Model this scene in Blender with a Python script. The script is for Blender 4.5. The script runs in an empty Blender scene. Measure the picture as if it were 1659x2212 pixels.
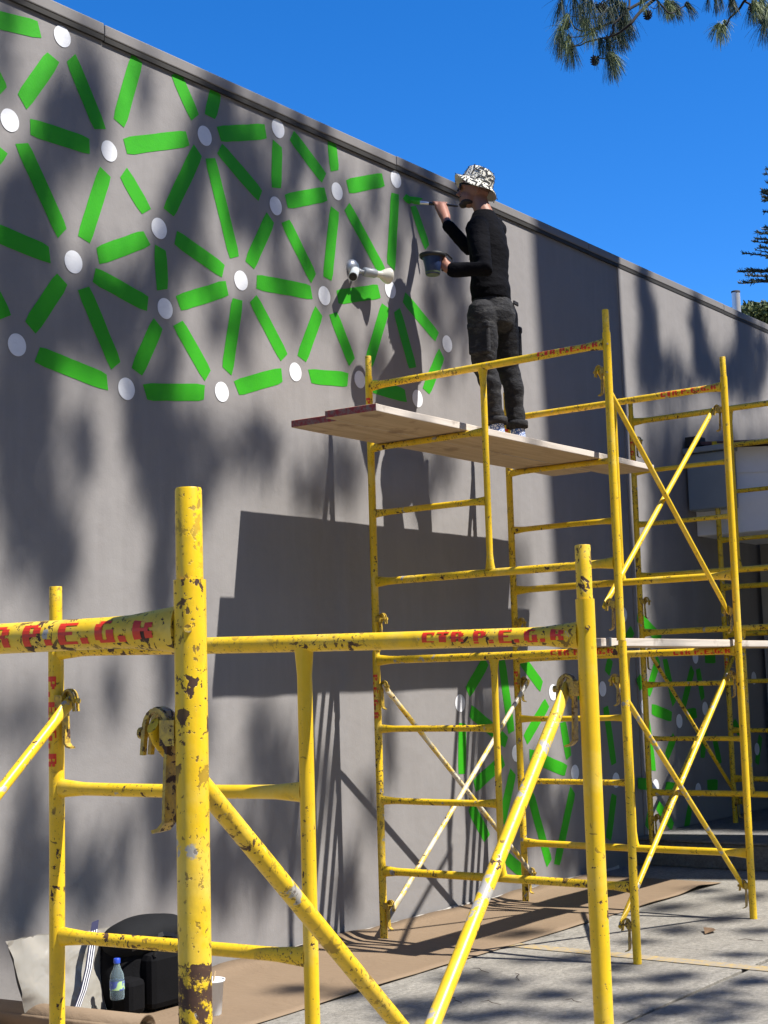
import bpy, bmesh, math, random
import numpy as np
from mathutils import Vector, Matrix, noise

random.seed(7)
rng = np.random.default_rng(11)
SC = bpy.context.scene
COL = SC.collection

# ------------------------------------------------------------------ camera
# measured from the photograph: wall runs along +X at y = WY, z is up, the camera stands 5.8 m off the wall
IW, IH, IF = 1659.0, 2212.0, 3200.0
CAM = np.array([0.0, 0.0, 1.55])
WY = 5.79

def _rot():
    cx, cy = IW / 2, IH / 2
    fx = np.array([3212 - cx, 1402 - cy, IF]); fx /= np.linalg.norm(fx)
    p2 = np.array([0, 1402 - .0296 * (cx - 3212) - cy, IF])
    up = np.cross(p2, fx); up /= np.linalg.norm(up)
    if up[1] > 0: up = -up
    return np.array([fx, np.cross(up, fx), up])
ROT = _rot()

def U(px, py, axis, val):
    """the point of the plane (axis = val) that the photograph shows at px, py"""
    d = ROT @ np.array([px - IW / 2, py - IH / 2, IF])
    t = (val - CAM[axis]) / d[axis]
    return Vector(CAM + t * d)

cam_d = bpy.data.cameras.new('camera')
cam = bpy.data.objects.new('camera', cam_d); COL.objects.link(cam)
m3 = Matrix(((ROT[0][0], -ROT[0][1], -ROT[0][2]), (ROT[1][0], -ROT[1][1], -ROT[1][2]), (ROT[2][0], -ROT[2][1], -ROT[2][2])))
cam.matrix_world = Matrix.Translation(Vector(CAM)) @ m3.to_4x4()
cam_d.sensor_fit = 'HORIZONTAL'; cam_d.sensor_width = 36
cam_d.lens = IF / IW * 36
cam_d.clip_start = .05; cam_d.clip_end = 2000
SC.camera = cam

# ------------------------------------------------------------------ sky and sun
SUN = Vector((.28, -1, 1.55)).normalized()          # towards the sun
elev = math.asin(SUN.z)
world = bpy.data.worlds.new('World'); SC.world = world; world.use_nodes = True
wn = world.node_tree.nodes; wl = world.node_tree.links
bg = wn['Background']
sky = wn.new('ShaderNodeTexSky'); sky.sky_type = 'NISHITA'; sky.sun_disc = False
sky.sun_elevation = elev; sky.sun_rotation = math.atan2(SUN.x, SUN.y)
sky.altitude = 3000; sky.air_density = .97; sky.dust_density = .0; sky.ozone_density = 4.9
hs = wn.new('ShaderNodeHueSaturation'); hs.inputs['Saturation'].default_value = 1.29; hs.inputs['Value'].default_value = 1; hs.inputs['Hue'].default_value = .506
wl.new(sky.outputs[0], hs.inputs['Color']); wl.new(hs.outputs[0], bg.inputs[0])
bg.inputs[1].default_value = .133
sd = bpy.data.lights.new('sun', 'SUN'); sd.energy = 5.0; sd.angle = math.radians(.53); sd.color = (1, .955, .88)
sun = bpy.data.objects.new('sun', sd); COL.objects.link(sun)
sun.rotation_euler = SUN.to_track_quat('Z', 'Y').to_euler(); sun.location = (5, -8, 20)
SC.view_settings.view_transform = 'Standard'; SC.view_settings.look = 'None'
SC.view_settings.gamma = 1; SC.view_settings.use_curve_mapping = False
SC.view_settings.exposure = .91

# ------------------------------------------------------------------ materials
class NT:
    def __init__(s, name, rough=.7, spec=.5):
        s.m = bpy.data.materials.new(name); s.m.use_nodes = True
        s.n = s.m.node_tree.nodes; s.l = s.m.node_tree.links
        s.b = s.n['Principled BSDF']
        s.b.inputs['Roughness'].default_value = rough
        s.b.inputs['Specular IOR Level'].default_value = spec
        s._pos = None
    def pos(s, scale=(1, 1, 1)):
        if s._pos is None:
            s._pos = s.n.new('ShaderNodeNewGeometry').outputs['Position']
        if tuple(scale) == (1, 1, 1): return s._pos
        mp = s.n.new('ShaderNodeMapping'); mp.inputs['Scale'].default_value = scale
        s.l.new(s._pos, mp.inputs['Vector']); return mp.outputs[0]
    def noise(s, scale, detail=3, rough=.55, stretch=(1, 1, 1), dist=0, off=0):
        t = s.n.new('ShaderNodeTexNoise'); t.inputs['Scale'].default_value = scale
        t.inputs['Detail'].default_value = detail; t.inputs['Roughness'].default_value = rough
        t.inputs['Distortion'].default_value = dist
        v = s.pos(stretch)
        if off:
            ad = s.n.new('ShaderNodeVectorMath'); ad.inputs[1].default_value = (off, off * .7, off * 1.3)
            s.l.new(v, ad.inputs[0]); v = ad.outputs[0]
        s.l.new(v, t.inputs['Vector']); return t.outputs['Fac']
    def ramp(s, fac, a, b, ca=(0, 0, 0), cb=(1, 1, 1)):
        r = s.n.new('ShaderNodeValToRGB')
        r.color_ramp.elements[0].position = a; r.color_ramp.elements[1].position = b
        r.color_ramp.elements[0].color = (*ca, 1); r.color_ramp.elements[1].color = (*cb, 1)
        s.l.new(fac, r.inputs[0]); return r.outputs[0]
    def mix(s, fac, a, b):
        x = s.n.new('ShaderNodeMix'); x.data_type = 'RGBA'
        for sock, v in ((x.inputs[0], fac), (x.inputs[6], a), (x.inputs[7], b)):
            if isinstance(v, tuple): sock.default_value = (*v, 1)
            elif isinstance(v, (int, float)): sock.default_value = v
            else: s.l.new(v, sock)
        return x.outputs[2]
    def math(s, op, a, b=0.0):
        x = s.n.new('ShaderNodeMath'); x.operation = op
        for sock, v in ((x.inputs[0], a), (x.inputs[1], b)):
            if isinstance(v, (int, float)): sock.default_value = v
            else: s.l.new(v, sock)
        return x.outputs[0]
    def col(s, c):
        if isinstance(c, tuple): s.b.inputs['Base Color'].default_value = (*c, 1)
        else: s.l.new(c, s.b.inputs['Base Color'])
    def rough(s, f): s.l.new(f, s.b.inputs['Roughness'])
    def bump(s, h, strength=.3, dist=.01, prev=None):
        x = s.n.new('ShaderNodeBump'); x.inputs['Strength'].default_value = strength; x.inputs['Distance'].default_value = dist
        s.l.new(h, x.inputs['Height'])
        if prev is not None: s.l.new(prev, x.inputs['Normal'])
        s.l.new(x.outputs[0], s.b.inputs['Normal']); return x.outputs[0]

def plain(name, c, rough=.7, var=.12, scale=12, bump=0, bscale=60, spec=.5, metal=0):
    t = NT(name, rough, spec)
    d = tuple(x * (1 - var) for x in c); e = tuple(min(1, x * (1 + var)) for x in c)
    t.col(t.mix(t.noise(scale, 4), d, e))
    t.b.inputs['Metallic'].default_value = metal
    if bump: t.bump(t.noise(bscale, 4), bump, .004)
    return t.m

def yellow_mat(name, chip=.62, grey=.665, seed=0, dirt=.5, rustband=None, letter=False, old=False, pale=False):
    t = NT(name, .42, .45)
    base = t.mix(t.noise(7, 4, .65, off=seed + 1), (.66, .40, .006), (.84, .57, .018))
    base = t.mix(t.math('MULTIPLY', t.ramp(t.noise(4.5, 5, .7, off=seed + 17), .52, .72), .45), base, (.74, .60, .20))
    base = t.mix(t.math('MULTIPLY', t.ramp(t.noise(22, 5, .7, off=seed + 5), .5, .75), dirt), base, (.50, .33, .03))
    if pale: base = t.mix(t.ramp(t.noise(11, 5, .7, off=6), .40, .56), base, (.56, .52, .42))
    if old: base = t.mix(t.ramp(t.noise(45, 4, .7, off=2), .42, .6), (.34, .225, .04), (.60, .40, .04))
    if letter: base = t.mix(t.ramp(t.noise(60, 4, .7, off=31), .20, .25), (.70, .30, .02), (.66, .035, .010))
    g = t.ramp(t.noise(13, 5, .62, off=seed + 9), grey, grey + .025)
    c1 = t.ramp(t.noise(34, 4, .6, off=seed + 3, dist=.6), chip, chip + .02)
    c2 = t.ramp(t.noise(105, 3, .6, off=seed + 4), chip + .03, chip + .05)
    c3_ = t.ramp(t.noise(58, 4, .65, off=seed + 14, stretch=(1, 1, .6)), chip + .055, chip + .07)
    c1 = t.math('MAXIMUM', c1, c3_)
    dens = t.ramp(t.noise(3.6, 3, off=seed + 6), .36, .56)
    chips = t.math('MULTIPLY', c2 if letter else t.math('MAXIMUM', c1, c2), dens)
    if rustband:
        zlo = rustband
        sx = t.n.new('ShaderNodeSeparateXYZ'); t.l.new(t.pos(), sx.inputs[0])
        below = t.math('LESS_THAN', t.math('ADD', sx.outputs[2], t.math('MULTIPLY', t.noise(30, 4, off=2), .05)), zlo)
        patch = t.math('MULTIPLY', below, t.ramp(t.noise(38, 5, .7, off=8), .43, .5))
        chips = t.math('MAXIMUM', chips, patch)
    rust = t.mix(t.noise(120, 3, off=seed), (.028, .016, .012), (.10, .045, .025))
    t.col(t.mix(chips, t.mix(g, base, (.36, .34, .31)), rust))
    t.rough(t.math('ADD', t.math('MULTIPLY', chips, .35), .38))
    n1 = t.bump(t.math('MULTIPLY', chips, -1), .55, .0012)
    t.bump(t.noise(160, 3), .12, .002, n1)
    return t.m

M = {}
M['yellow'] = yellow_mat('yellow_paint')
M['yellow_b'] = yellow_mat('yellow_paint_worn', .585, .64, seed=21, dirt=.8)
M['yellow_c'] = yellow_mat('yellow_paint_fresh', .64, .74, seed=43, dirt=.3)
M['yellow_rust'] = yellow_mat('yellow_paint_rust_foot', .60, .68, seed=3, rustband=1.20)
M['clamp'] = yellow_mat('clamp_paint', .575, .70, seed=60, dirt=1.0, old=True)
M['brace'] = yellow_mat('brace_paint', .63, .575, seed=80, dirt=.5)
M['red'] = yellow_mat('red_stencil_paint', .70, .74, seed=0, letter=True)
M['brace_pale'] = yellow_mat('brace_pale_paint', .62, .60, seed=120, pale=True)
M['galv'] = plain('bare_steel', (.36, .35, .33), .45, .2, 30, metal=.3)

def wall_mat():
    t = NT('grey_wall_paint', .8, .3)
    c = t.mix(t.noise(1.1, 4, .6), (.218, .206, .202), (.256, .243, .239))
    c = t.mix(t.math('MULTIPLY', t.ramp(t.noise(5, 5, .65, stretch=(1, 1, .35)), .45, .75), .35), c, (.20, .189, .186))
    c = t.mix(t.math('MULTIPLY', t.ramp(t.noise(7, 5, .7, stretch=(1.4, 1, .12), off=7), .5, .78), .30), c, (.30, .29, .285))
    c = t.mix(t.math('MULTIPLY', t.ramp(t.noise(38, 4, .7, off=12), .62, .72), .25), c, (.16, .15, .15))
    t.col(c)
    n1 = t.bump(t.noise(2.2, 3), .35, .04)
    n2 = t.bump(t.noise(22, 4, .6), .18, .006, n1)
    t.bump(t.noise(85, 5, .7), .22, .005, n2)
    return t.m
M['wall'] = wall_mat()

def paint_mat(name, a, b, rough=.6):
    t = NT(name, rough, .35)
    c = t.mix(t.noise(9, 5, .7), a, b)
    c = t.mix(t.math('MULTIPLY', t.ramp(t.noise(55, 4, .7, stretch=(.35, 1, 1.0), off=3), .5, .8), .35), c, tuple(x * .72 + .012 for x in a))
    t.col(c)
    t.bump(t.noise(75, 5, .65), .3, .004)
    return t.m
M['green'] = paint_mat('green_mural_paint', (.020, .30, .002), (.034, .36, .004))
M['wet'] = paint_mat('wet_green_paint', (.030, .44, .006), (.04, .48, .008), .25)
M['dot'] = paint_mat('white_mural_paint', (.70, .71, .74), (.80, .81, .84))
M['cap'] = plain('coping_paint', (.185, .174, .168), .65, .12, 3, .15, 40)

def concrete_mat(name, a, b, dark):
    t = NT(name, .85, .3)
    c = t.mix(t.noise(1.5, 5, .6), a, b)
    c = t.mix(t.ramp(t.noise(34, 6, .8), .42, .66), c, tuple(x * .62 for x in a))
    c = t.mix(t.math('MULTIPLY', t.ramp(t.noise(6, 6, .75, stretch=(.7, 2, 1), off=14), .45, .65), .45), c, dark)
    c = t.mix(t.math('MULTIPLY', t.ramp(t.noise(.9, 6, .7, stretch=(.6, 2.2, 1), off=4), .52, .72), .5), c, dark)
    c = t.mix(t.ramp(t.noise(240, 2, .7, off=9), .64, .70), c, tuple(min(1, x * 1.5) for x in b))
    t.col(c)
    n1 = t.bump(t.noise(70, 6, .75), .8, .010)
    t.bump(t.noise(9, 5), .4, .03, n1)
    return t.m
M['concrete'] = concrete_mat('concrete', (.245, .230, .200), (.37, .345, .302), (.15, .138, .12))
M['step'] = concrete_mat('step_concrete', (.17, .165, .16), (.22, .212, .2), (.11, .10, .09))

def line_mat():
    t = NT('worn_yellow_marking', .8, .3)
    c = t.mix(t.ramp(t.noise(26, 6, .75), .36, .56), (.42, .29, .09), (.26, .235, .20))
    t.col(c); t.bump(t.noise(90, 5, .7), .5, .006); return t.m
M['line'] = line_mat()

def paper_mat():
    t = NT('kraft_paper', .75, .3)
    c = t.mix(t.noise(2, 4), (.180, .127, .080), (.225, .162, .105))
    c = t.mix(t.math('MULTIPLY', t.ramp(t.noise(160, 3, .7, stretch=(.3, 1, 1)), .45, .7), .3), c, (.15, .10, .064))
    t.col(c); t.bump(t.noise(4, 5, .65, stretch=(1, .6, 1), dist=.8), .55, .03); return t.m
M['paper'] = paper_mat()

def wood_mat(name, a, b, c2):
    t = NT(name, .8, .25)
    g = t.noise(9, 5, .65, stretch=(.12, 2.5, 2.5), dist=1.2)
    c = t.mix(t.ramp(g, .3, .7), a, b)
    c = t.mix(t.ramp(t.noise(5, 4, .6, off=4), .58, .68), c, c2)
    t.col(c); t.bump(t.noise(25, 5, .7, stretch=(.15, 2.5, 2.5)), .35, .003); return t.m
M['ply'] = wood_mat('plank_wood', (.40, .29, .17), (.56, .42, .27), (.33, .23, .14))
M['plyedge'] = wood_mat('plank_edge_wood', (.42, .37, .32), (.60, .54, .48), (.30, .25, .21))
def redend():
    t = NT('plank_red_end', .75, .3)
    t.col(t.mix(t.ramp(t.noise(30, 5, .7), .42, .6), (.30, .045, .05), (.22, .17, .15))); return t.m
M['redend'] = redend()

M['steel'] = plain('grey_steel', (.42, .44, .46), .35, .08, 8, metal=.4)
M['socketgrey'] = plain('socket_grey', (.30, .32, .34), .4, .06)
M['socketwhite'] = plain('socket_white', (.52, .55, .56), .4, .04)
M['bulb'] = plain('bulb_glass', (.60, .57, .48), .22, .05)
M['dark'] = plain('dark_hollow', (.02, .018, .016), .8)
M['black'] = plain('black_gloss', (.008, .008, .009), .25, .1)

# ------------------------------------------------------------------ mesh helpers
class MB:
    def __init__(s): s.v = []; s.f = []; s.mi = []; s.sm = []
    def add(s, vs, fs, smooth=False, mi=0):
        o = len(s.v); s.v += [tuple(v) for v in vs]
        for f in fs:
            s.f.append(tuple(i + o for i in f)); s.mi.append(mi); s.sm.append(smooth)
    def loft(s, rings, n=16, caps=True, mi=0, close=False):
        """rings: (centre, axis a, axis b, ra, rb)"""
        vs = []; fs = []
        for c, a, b, ra, rb in rings:
            for k in range(n):
                t = 2 * math.pi * k / n
                vs.append(Vector(c) + Vector(a) * ra * math.cos(t) + Vector(b) * rb * math.sin(t))
        m = len(rings)
        for i in range(m - 1):
            for k in range(n):
                fs.append((i * n + k, i * n + (k + 1) % n, (i + 1) * n + (k + 1) % n, (i + 1) * n + k))
        s.add(vs, fs, True, mi)
        if caps:
            s.add(vs[:n], [tuple(range(n - 1, -1, -1))], False, mi)
            s.add(vs[-n:], [tuple(range(n))], False, mi)
    def tube(s, p0, p1, r0, r1=None, n=16, caps=True, mi=0):
        p0 = Vector(p0); p1 = Vector(p1); d = (p1 - p0).normalized()
        a = d.orthogonal().normalized(); b = d.cross(a)
        r1 = r0 if r1 is None else r1
        s.loft([(p0, a, b, r0, r0), (p1, a, b, r1, r1)], n, caps, mi)
    def path(s, pts, rs, n=10, caps=True, mi=0):
        pts = [Vector(p) for p in pts]; rings = []
        a = None
        for i, p in enumerate(pts):
            d = (pts[min(i + 1, len(pts) - 1)] - pts[max(i - 1, 0)]).normalized()
            a = d.orthogonal().normalized() if a is None else (a - d * a.dot(d)).normalized()
            b = d.cross(a); r = rs[i] if isinstance(rs, (list, tuple)) else rs
            rings.append((p, a, b, r, r))
        s.loft(rings, n, caps, mi)
    def box(s, c, sx, sy, sz, ax=None, ay=None, az=None, mi=0):
        ax = Vector(ax or (1, 0, 0)); ay = Vector(ay or (0, 1, 0)); az = Vector(az or (0, 0, 1)); c = Vector(c)
        vs = [c + ax * sx / 2 * i + ay * sy / 2 * j + az * sz / 2 * k for k in (-1, 1) for j in (-1, 1) for i in (-1, 1)]
        s.add(vs, [(0, 2, 3, 1), (4, 5, 7, 6), (0, 1, 5, 4), (2, 6, 7, 3), (0, 4, 6, 2), (1, 3, 7, 5)], False, mi)
    def ellipsoid(s, c, axes, r, n=14, m=9, mi=0):
        rings = []
        c = Vector(c); A, B, Cc = [Vector(x) for x in axes]
        for i in range(m):
            t = math.pi * (i + .02) / (m - 1 + .04) if False else math.pi * min(max(i / (m - 1), .012), .988)
            rings.append((c - Cc * r[2] * math.cos(t), A, B, r[0] * math.sin(t), r[1] * math.sin(t)))
        s.loft(rings, n, True, mi)
    def strip(s, pts, width_axis, w, thick_axis_fn=None, th=.004, mi=0):
        """bent flat strap: pts centre line, width along width_axis, thickness th"""
        W = Vector(width_axis).normalized(); pts = [Vector(p) for p in pts]; vs = []; fs = []
        for i, p in enumerate(pts):
            d = (pts[min(i + 1, len(pts) - 1)] - pts[max(i - 1, 0)]).normalized()
            nrm = d.cross(W).normalized()
            ww = w[i] if isinstance(w, (list, tuple)) else w
            for sx, sz in ((-1, -1), (1, -1), (1, 1), (-1, 1)):
                vs.append(p + W * ww / 2 * sx + nrm * th / 2 * sz)
        for i in range(len(pts) - 1):
            for k in range(4):
                fs.append((i * 4 + k, i * 4 + (k + 1) % 4, i * 4 + 4 + (k + 1) % 4, i * 4 + 4 + k))
        e = (len(pts) - 1) * 4
        fs += [(3, 2, 1, 0), (e, e + 1, e + 2, e + 3)]
        s.add(vs, fs, False, mi)
    def mesh(s, name, mats, origin=(0, 0, 0)):
        me = bpy.data.meshes.new(name)
        o = Vector(origin)
        me.from_pydata([tuple(Vector(v) - o) for v in s.v], [], s.f)
        for m in (mats if isinstance(mats, list) else [mats]): me.materials.append(m)
        me.polygons.foreach_set('material_index', s.mi)
        me.polygons.foreach_set('use_smooth', s.sm)
        me.update(); return me

ORG = {}
def thing(name, loc, label, cat, group=None, kind=None):
    o = bpy.data.objects.new(name, None); COL.objects.link(o)
    o.location = loc; o.empty_display_size = .1
    tag(o, label, cat, group, kind); ORG[o.name] = Vector(loc); return o
def tag(o, label=None, cat=None, group=None, kind=None):
    if label: o['label'] = label
    if cat: o['category'] = cat
    if group: o['group'] = group
    if kind: o['kind'] = kind
    return o
def put(name, mb, mats, parent=None, loc=None, bevel=0):
    """links mb (world coordinates) as one mesh object"""
    if parent is not None: org = ORG[parent.name]
    else: org = Vector(loc) if loc is not None else Vector((0, 0, 0))
    me = mb.mesh(name, mats, org) if isinstance(mb, MB) else mb
    o = bpy.data.objects.new(name, me); COL.objects.link(o)
    if parent is not None: o.parent = parent
    else: o.location = org
    ORG[o.name] = org
    if bevel:
        b = o.modifiers.new('bevel', 'BEVEL'); b.width = bevel; b.segments = 2; b.limit_method = 'ANGLE'
    return o

# ------------------------------------------------------------------ ground
def grid(mb, x0, x1, y0, y1, nx, ny, zf, mi=0, smooth=True):
    vs = [(x0 + (x1 - x0) * i / nx, y0 + (y1 - y0) * j / ny, zf(x0 + (x1 - x0) * i / nx, y0 + (y1 - y0) * j / ny)) for j in range(ny + 1) for i in range(nx + 1)]
    fs = [(j * (nx + 1) + i, j * (nx + 1) + i + 1, (j + 1) * (nx + 1) + i + 1, (j + 1) * (nx + 1) + i) for j in range(ny) for i in range(nx)]
    mb.add(vs, fs, smooth, mi)

g = MB(); g.add([(-600, -600, -.02), (600, -600, -.02), (600, 600, -.02), (-600, 600, -.02)], [(0, 1, 2, 3)])
ground = put('ground', g, M['concrete']); tag(ground, kind='structure')
# cast concrete slabs with open joints
slabs = thing('concrete_pavement', (6, 3, 0), None, None, kind='structure')
def slab(poly):
    s = MB(); c = Vector((sum(p[0] for p in poly) / len(poly), sum(p[1] for p in poly) / len(poly), 0))
    top = []; n = len(poly)
    for p in poly:
        q = Vector((p[0], p[1], 0)); d = (c - q).normalized(); top.append(q + d * .006)
    vs = [(*t.to_2d(), -.018) for t in top] + [(t.x, t.y, -.004) for t in top] + [((t + (c - t).normalized() * .008).x, (t + (c - t).normalized() * .008).y, 0) for t in top]
    fs = []
    for k in range(2):
        for i in range(n): fs.append((k * n + i, k * n + (i + 1) % n, (k + 1) * n + (i + 1) % n, (k + 1) * n + i))
    fs.append(tuple(range(2 * n, 3 * n)))
    s.add(vs, fs); return put('slab', s, M['concrete'], slabs)
J0, J1 = (7.30, 3.52), (9.60, 3.62)
xs = [-3.2, .5, 4.2, 7.9, 11.25]
ys = [-6, -2.4, 1.0, 3.25, 5.79]
for i in range(len(xs) - 1):
    for j in range(len(ys) - 1):
        x0, x1, y0, y1 = xs[i], xs[i + 1], ys[j], ys[j + 1]
        if j == 3 and i == 2:
            slab([(x0, y0), (x1, y0 + .03), (7.93, 4.73), (7.93, y1), (x0, y1)])
        elif j == 3 and i == 3:
            slab([(7.9, y0 + .03), (x1, y0), (x1, 3.3), (9.04, 4.08), (7.93, 4.73)])
            slab([(7.93, 4.73), (9.04, 4.08), (x1, 3.3), (x1, y1), (7.93, y1)])
        else: slab([(x0, y0), (x1, y0 + (.03 if j == 3 else 0)), (x1, y1), (x0, y1)])

# worn yellow bay line
l = MB(); grid(l, 7.49, 7.61, .6, 4.72, 2, 40, lambda x, y: .004)
road_line = put('yellow_bay_line', l, M['line']); tag(road_line, kind='structure')

# kraft paper laid along the wall foot
def paper_z(x, y):
    e = (y - 4.70) / (5.72 - 4.70)
    w = .007 + .008 * max(0, noise.noise((x * 2.1, y * 1.2, 3))) + .012 * max(0, noise.noise((x * .9, 7, 1))) * max(0, 1 - e * 5)
    w += .022 * max(0, 1 - abs(x - 10.05) / .35) * max(0, 1 - e * 3)
    return w
pm = MB()
nx, ny = 150, 14
vs = []; fs = []
for j in range(ny + 1):
    for i in range(nx + 1):
        x = 4.0 + (10.42 - 4.0) * i / nx
        lo = 4.70 + .018 * noise.noise((x * 1.3, 0, 0)) + .012 * math.sin(x * 1.1); hi = 5.735 + .02 * noise.noise((x * 3, 5, 0))
        y = lo + (hi - lo) * j / ny
        z = paper_z(x, y) + (.05 * max(0, (j - ny + 1.5) / 1.5) * (.4 + .6 * abs(noise.noise((x * 2, 9, 9)))) if j > ny - 1.5 else 0)
        vs.append((x, y, z))
for j in range(ny):
    for i in range(nx): fs.append((j * (nx + 1) + i, j * (nx + 1) + i + 1, (j + 1) * (nx + 1) + i + 1, (j + 1) * (nx + 1) + i))
pm.add(vs, fs, True)
paper = put('kraft_paper_sheet', pm, M['paper'], loc=(7, 5.2, 0)); tag(paper, 'long brown kraft paper sheet spread on the ground along the grey wall', 'paper sheet')
sol = paper.modifiers.new('thick', 'SOLIDIFY'); sol.thickness = .0015

# ------------------------------------------------------------------ wall building
wall = thing('mural_wall', (9, WY, 0), 'long grey painted wall with a green and white network mural', 'wall')
XS = 11.385
def wall_face(x0, x1, y, z0, z1, step=.5):
    mb = MB(); nx = int((x1 - x0) / step); nz = int((z1 - z0) / step)
    vs = []
    for k in range(nz + 1):
        for i in range(nx + 1):
            x = x0 + (x1 - x0) * i / nx; z = z0 + (z1 - z0) * k / nz
            vs.append((x, y, z))
    fs = [(k * (nx + 1) + i, k * (nx + 1) + i + 1, (k + 1) * (nx + 1) + i + 1, (k + 1) * (nx + 1) + i) for k in range(nz) for i in range(nx)]
    mb.add(vs, fs, True); return mb
fb = wall_face(-4, XS, WY, -.02, 5.12)
fb.box((3.7, WY + .17, 2.55), 2 * (XS - 3.7), .26, 5.13)
put('wall_panel', fb, M['wall'], wall)
fb = wall_face(XS, 22, WY - .012, -.02, 5.12)
fb.box(((XS + 22) / 2, WY + .15, 2.55), 22 - XS, .26, 5.13)
fb.add([(XS, WY - .012, -.02), (XS, WY + .02, -.02), (XS, WY + .02, 5.12), (XS, WY - .012, 5.12)], [(0, 1, 2, 3)])
put('wall_panel', fb, M['wall'], wall)
# coping in lengths with butt joints
cx = [-4, -.1, 2.65, 5.385, 8.1, 10.85, 13.62, 16.4, 19.2, 22]
for a, b in zip(cx[:-1], cx[1:]):
    c = MB(); dz = random.uniform(-.004, .004)
    c.box(((a + b) / 2, WY + .168, 5.143 + dz), b - a - .006, .38, .066)
    put('coping', c, M['cap'], wall, bevel=.006)
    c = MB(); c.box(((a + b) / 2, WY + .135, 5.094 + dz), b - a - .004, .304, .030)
    put('coping_shadow', c, M['dark'], wall)  # near-black strip standing in for the shadow line under the coping
# white flaked foot of the wall
ft = MB()
for i in range(160):
    x = 4.5 + i * .04; h = .018 + .022 * abs(noise.noise((x * 5, 0, 2)))
    ft.add([(x, WY - .012, 0), (x + .04, WY - .012, 0), (x + .04, WY - .009, .018 + .022 * abs(noise.noise(((x + .04) * 5, 0, 2)))), (x, WY - .009, h)], [(0, 1, 2, 3)])
put('plaster_foot', ft, plain('plaster_white', (.5, .48, .45), .9, .3, 40), wall)
# roof slab behind, with the vent pipe on it
rf = MB(); rf.box((9, WY + 6.3, 5.02), 26, 12.0, .1)
put('flat_roof', rf, plain('roof_grey', (.3, .29, .28), .9), wall)

# mural: every stroke and dot is a thin film of paint of its own
def wp(p): q = U(p[0], p[1], 1, WY); return Vector((q.x, 0, q.z))
def stroke(a, b, w=.098, mat=None, seed=0):
    A, B = wp(a), wp(b); d = (B - A).normalized(); n = Vector((-d.z, 0, d.x)); mb = MB(); L = (B - A).length
    k = max(4, int(L / .05)); up = []; dn = []
    r = random.Random(seed * 7 + 1)
    sk = r.uniform(-.012, .012)
    for i in range(k + 1):
        t = i / k; c = A + d * L * t
        j1 = .0035 * noise.noise((c.x * 9, seed, c.z * 9)); j2 = .0035 * noise.noise((c.x * 9, seed + 5, c.z * 9))
        ww = w / 2 - (.007 if i in (0, k) else 0)
        e = d * (sk * (1 if i == k else (-1 if i == 0 else 0)))
        up.append(c + n * (ww + j1) + e); dn.append(c - n * (ww + j2) - e)
    poly = up + dn[::-1]; y = WY - (.002 if (A.x + B.x) / 2 < XS else .014)
    xs_ = [p.x for p in poly]
    if min(xs_) < XS < max(xs_): y = WY - .014
    mb.add([(p.x, y, p.z) for p in poly], [(i, i + 1, 2 * k + 1 - i - 1, 2 * k + 1 - i) for i in range(k)])
    return put('green_stroke', mb, mat or M['green'], wall)
def dot(p, r=.060):
    A = wp(p); mb = MB(); vs = []
    y = WY - (.003 if A.x < XS else .0155)
    for k in range(28):
        t = 2 * math.pi * k / 28; rr = r * (1 + .02 * noise.noise((A.x * 3, math.cos(t) * 1.5, math.sin(t) * 1.5)))
        vs.append((A.x + rr * math.cos(t), y, A.z + rr * math.sin(t)))
    mb.add(vs, [tuple(range(28))]); return put('white_dot', mb, M['dot'], wall)
S1 = [(-120, 60, 170, 128), (230, 248, 95, 440), (306, 250, 432, 558), (592, 252, 513, 532), (758, 318, 842, 508), (934, 388, 906, 504), (130, 548, 386, 632),
      (93, 620, 268, 1008), (540, 632, 810, 598), (454, 742, 362, 1035), (533, 745, 632, 914), (854, 650, 728, 918), (908, 684, 1012, 1112), (948, 642, 1124, 846), (945, 580, 1147, 568), (1197, 620, 1193, 812), (1260, 585, 1399, 770), (1432, 612, 1445, 738), (1236, 870, 1407, 838), (1501, 806, 1655, 776),
      (1446, 904, 1414, 1204), (1498, 892, 1655, 1180), (1232, 956, 1354, 1204), (1167, 940, 1078, 1145), (-120, 962, 214, 1102), (422, 1106, 634, 1028), (692, 1070, 700, 1252), (758, 1026, 964, 1172), (406, 1188, 637, 1314), (268, 1206, 130, 1415),
      (360, 1246, 500, 1580), (770, 1310, 980, 1244), (682, 1398, 590, 1606), (768, 1396, 897, 1624), (1026, 1294, 980, 1604), (1093, 1290, 1227, 1545), (1108, 1218, 1345, 1263), (1377, 1344, 1303, 1550), (1438, 1354, 1520, 1565),
      (160, 1532, 463, 1652), (626, 1694, 882, 1695), (1021, 1676, 1217, 1620), (1338, 1626, 1502, 1640), (-40, 300, 8, 398), (-60, 720, 4, 640), (-40, 1250, 20, 1372)]
k = 0
for a in S1:
    k += 1; stroke((a[0] / 2, a[1] / 2), (a[2] / 2, a[3] / 2), .098, seed=k)
c2 = lambda x, y: (713.2 + .2975 * x, 274.3 + .2975 * y)
S2 = [(471, 484, 440, 1016), (600, 575, 704, 874), (52, 1236, 355, 1194), (402, 1300, 282, 1710), (484, 1330, 598, 1750), (535, 1235, 775, 1525), (808, 1645, 695, 1918), (300, 1880, 548, 1952)]
for a in S2:
    k += 1; stroke(c2(a[0], a[1]), c2(a[2], a[3]), .085 if a[0] == 600 else .098, seed=k)
for p in [(41, 520), (268, 158), (470, 653), (883, 587), (1200, 555), (1190, 890), (1455, 827), (686, 987), (316, 1132), (1040, 1212), (712, 1333), (1400, 1278), (72, 1490), (545, 1680), (957, 1693), (1275, 1607), (1553, 1640)]:
    dot((p[0] / 2, p[1] / 2), .058 + .004 * random.random())
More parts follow.
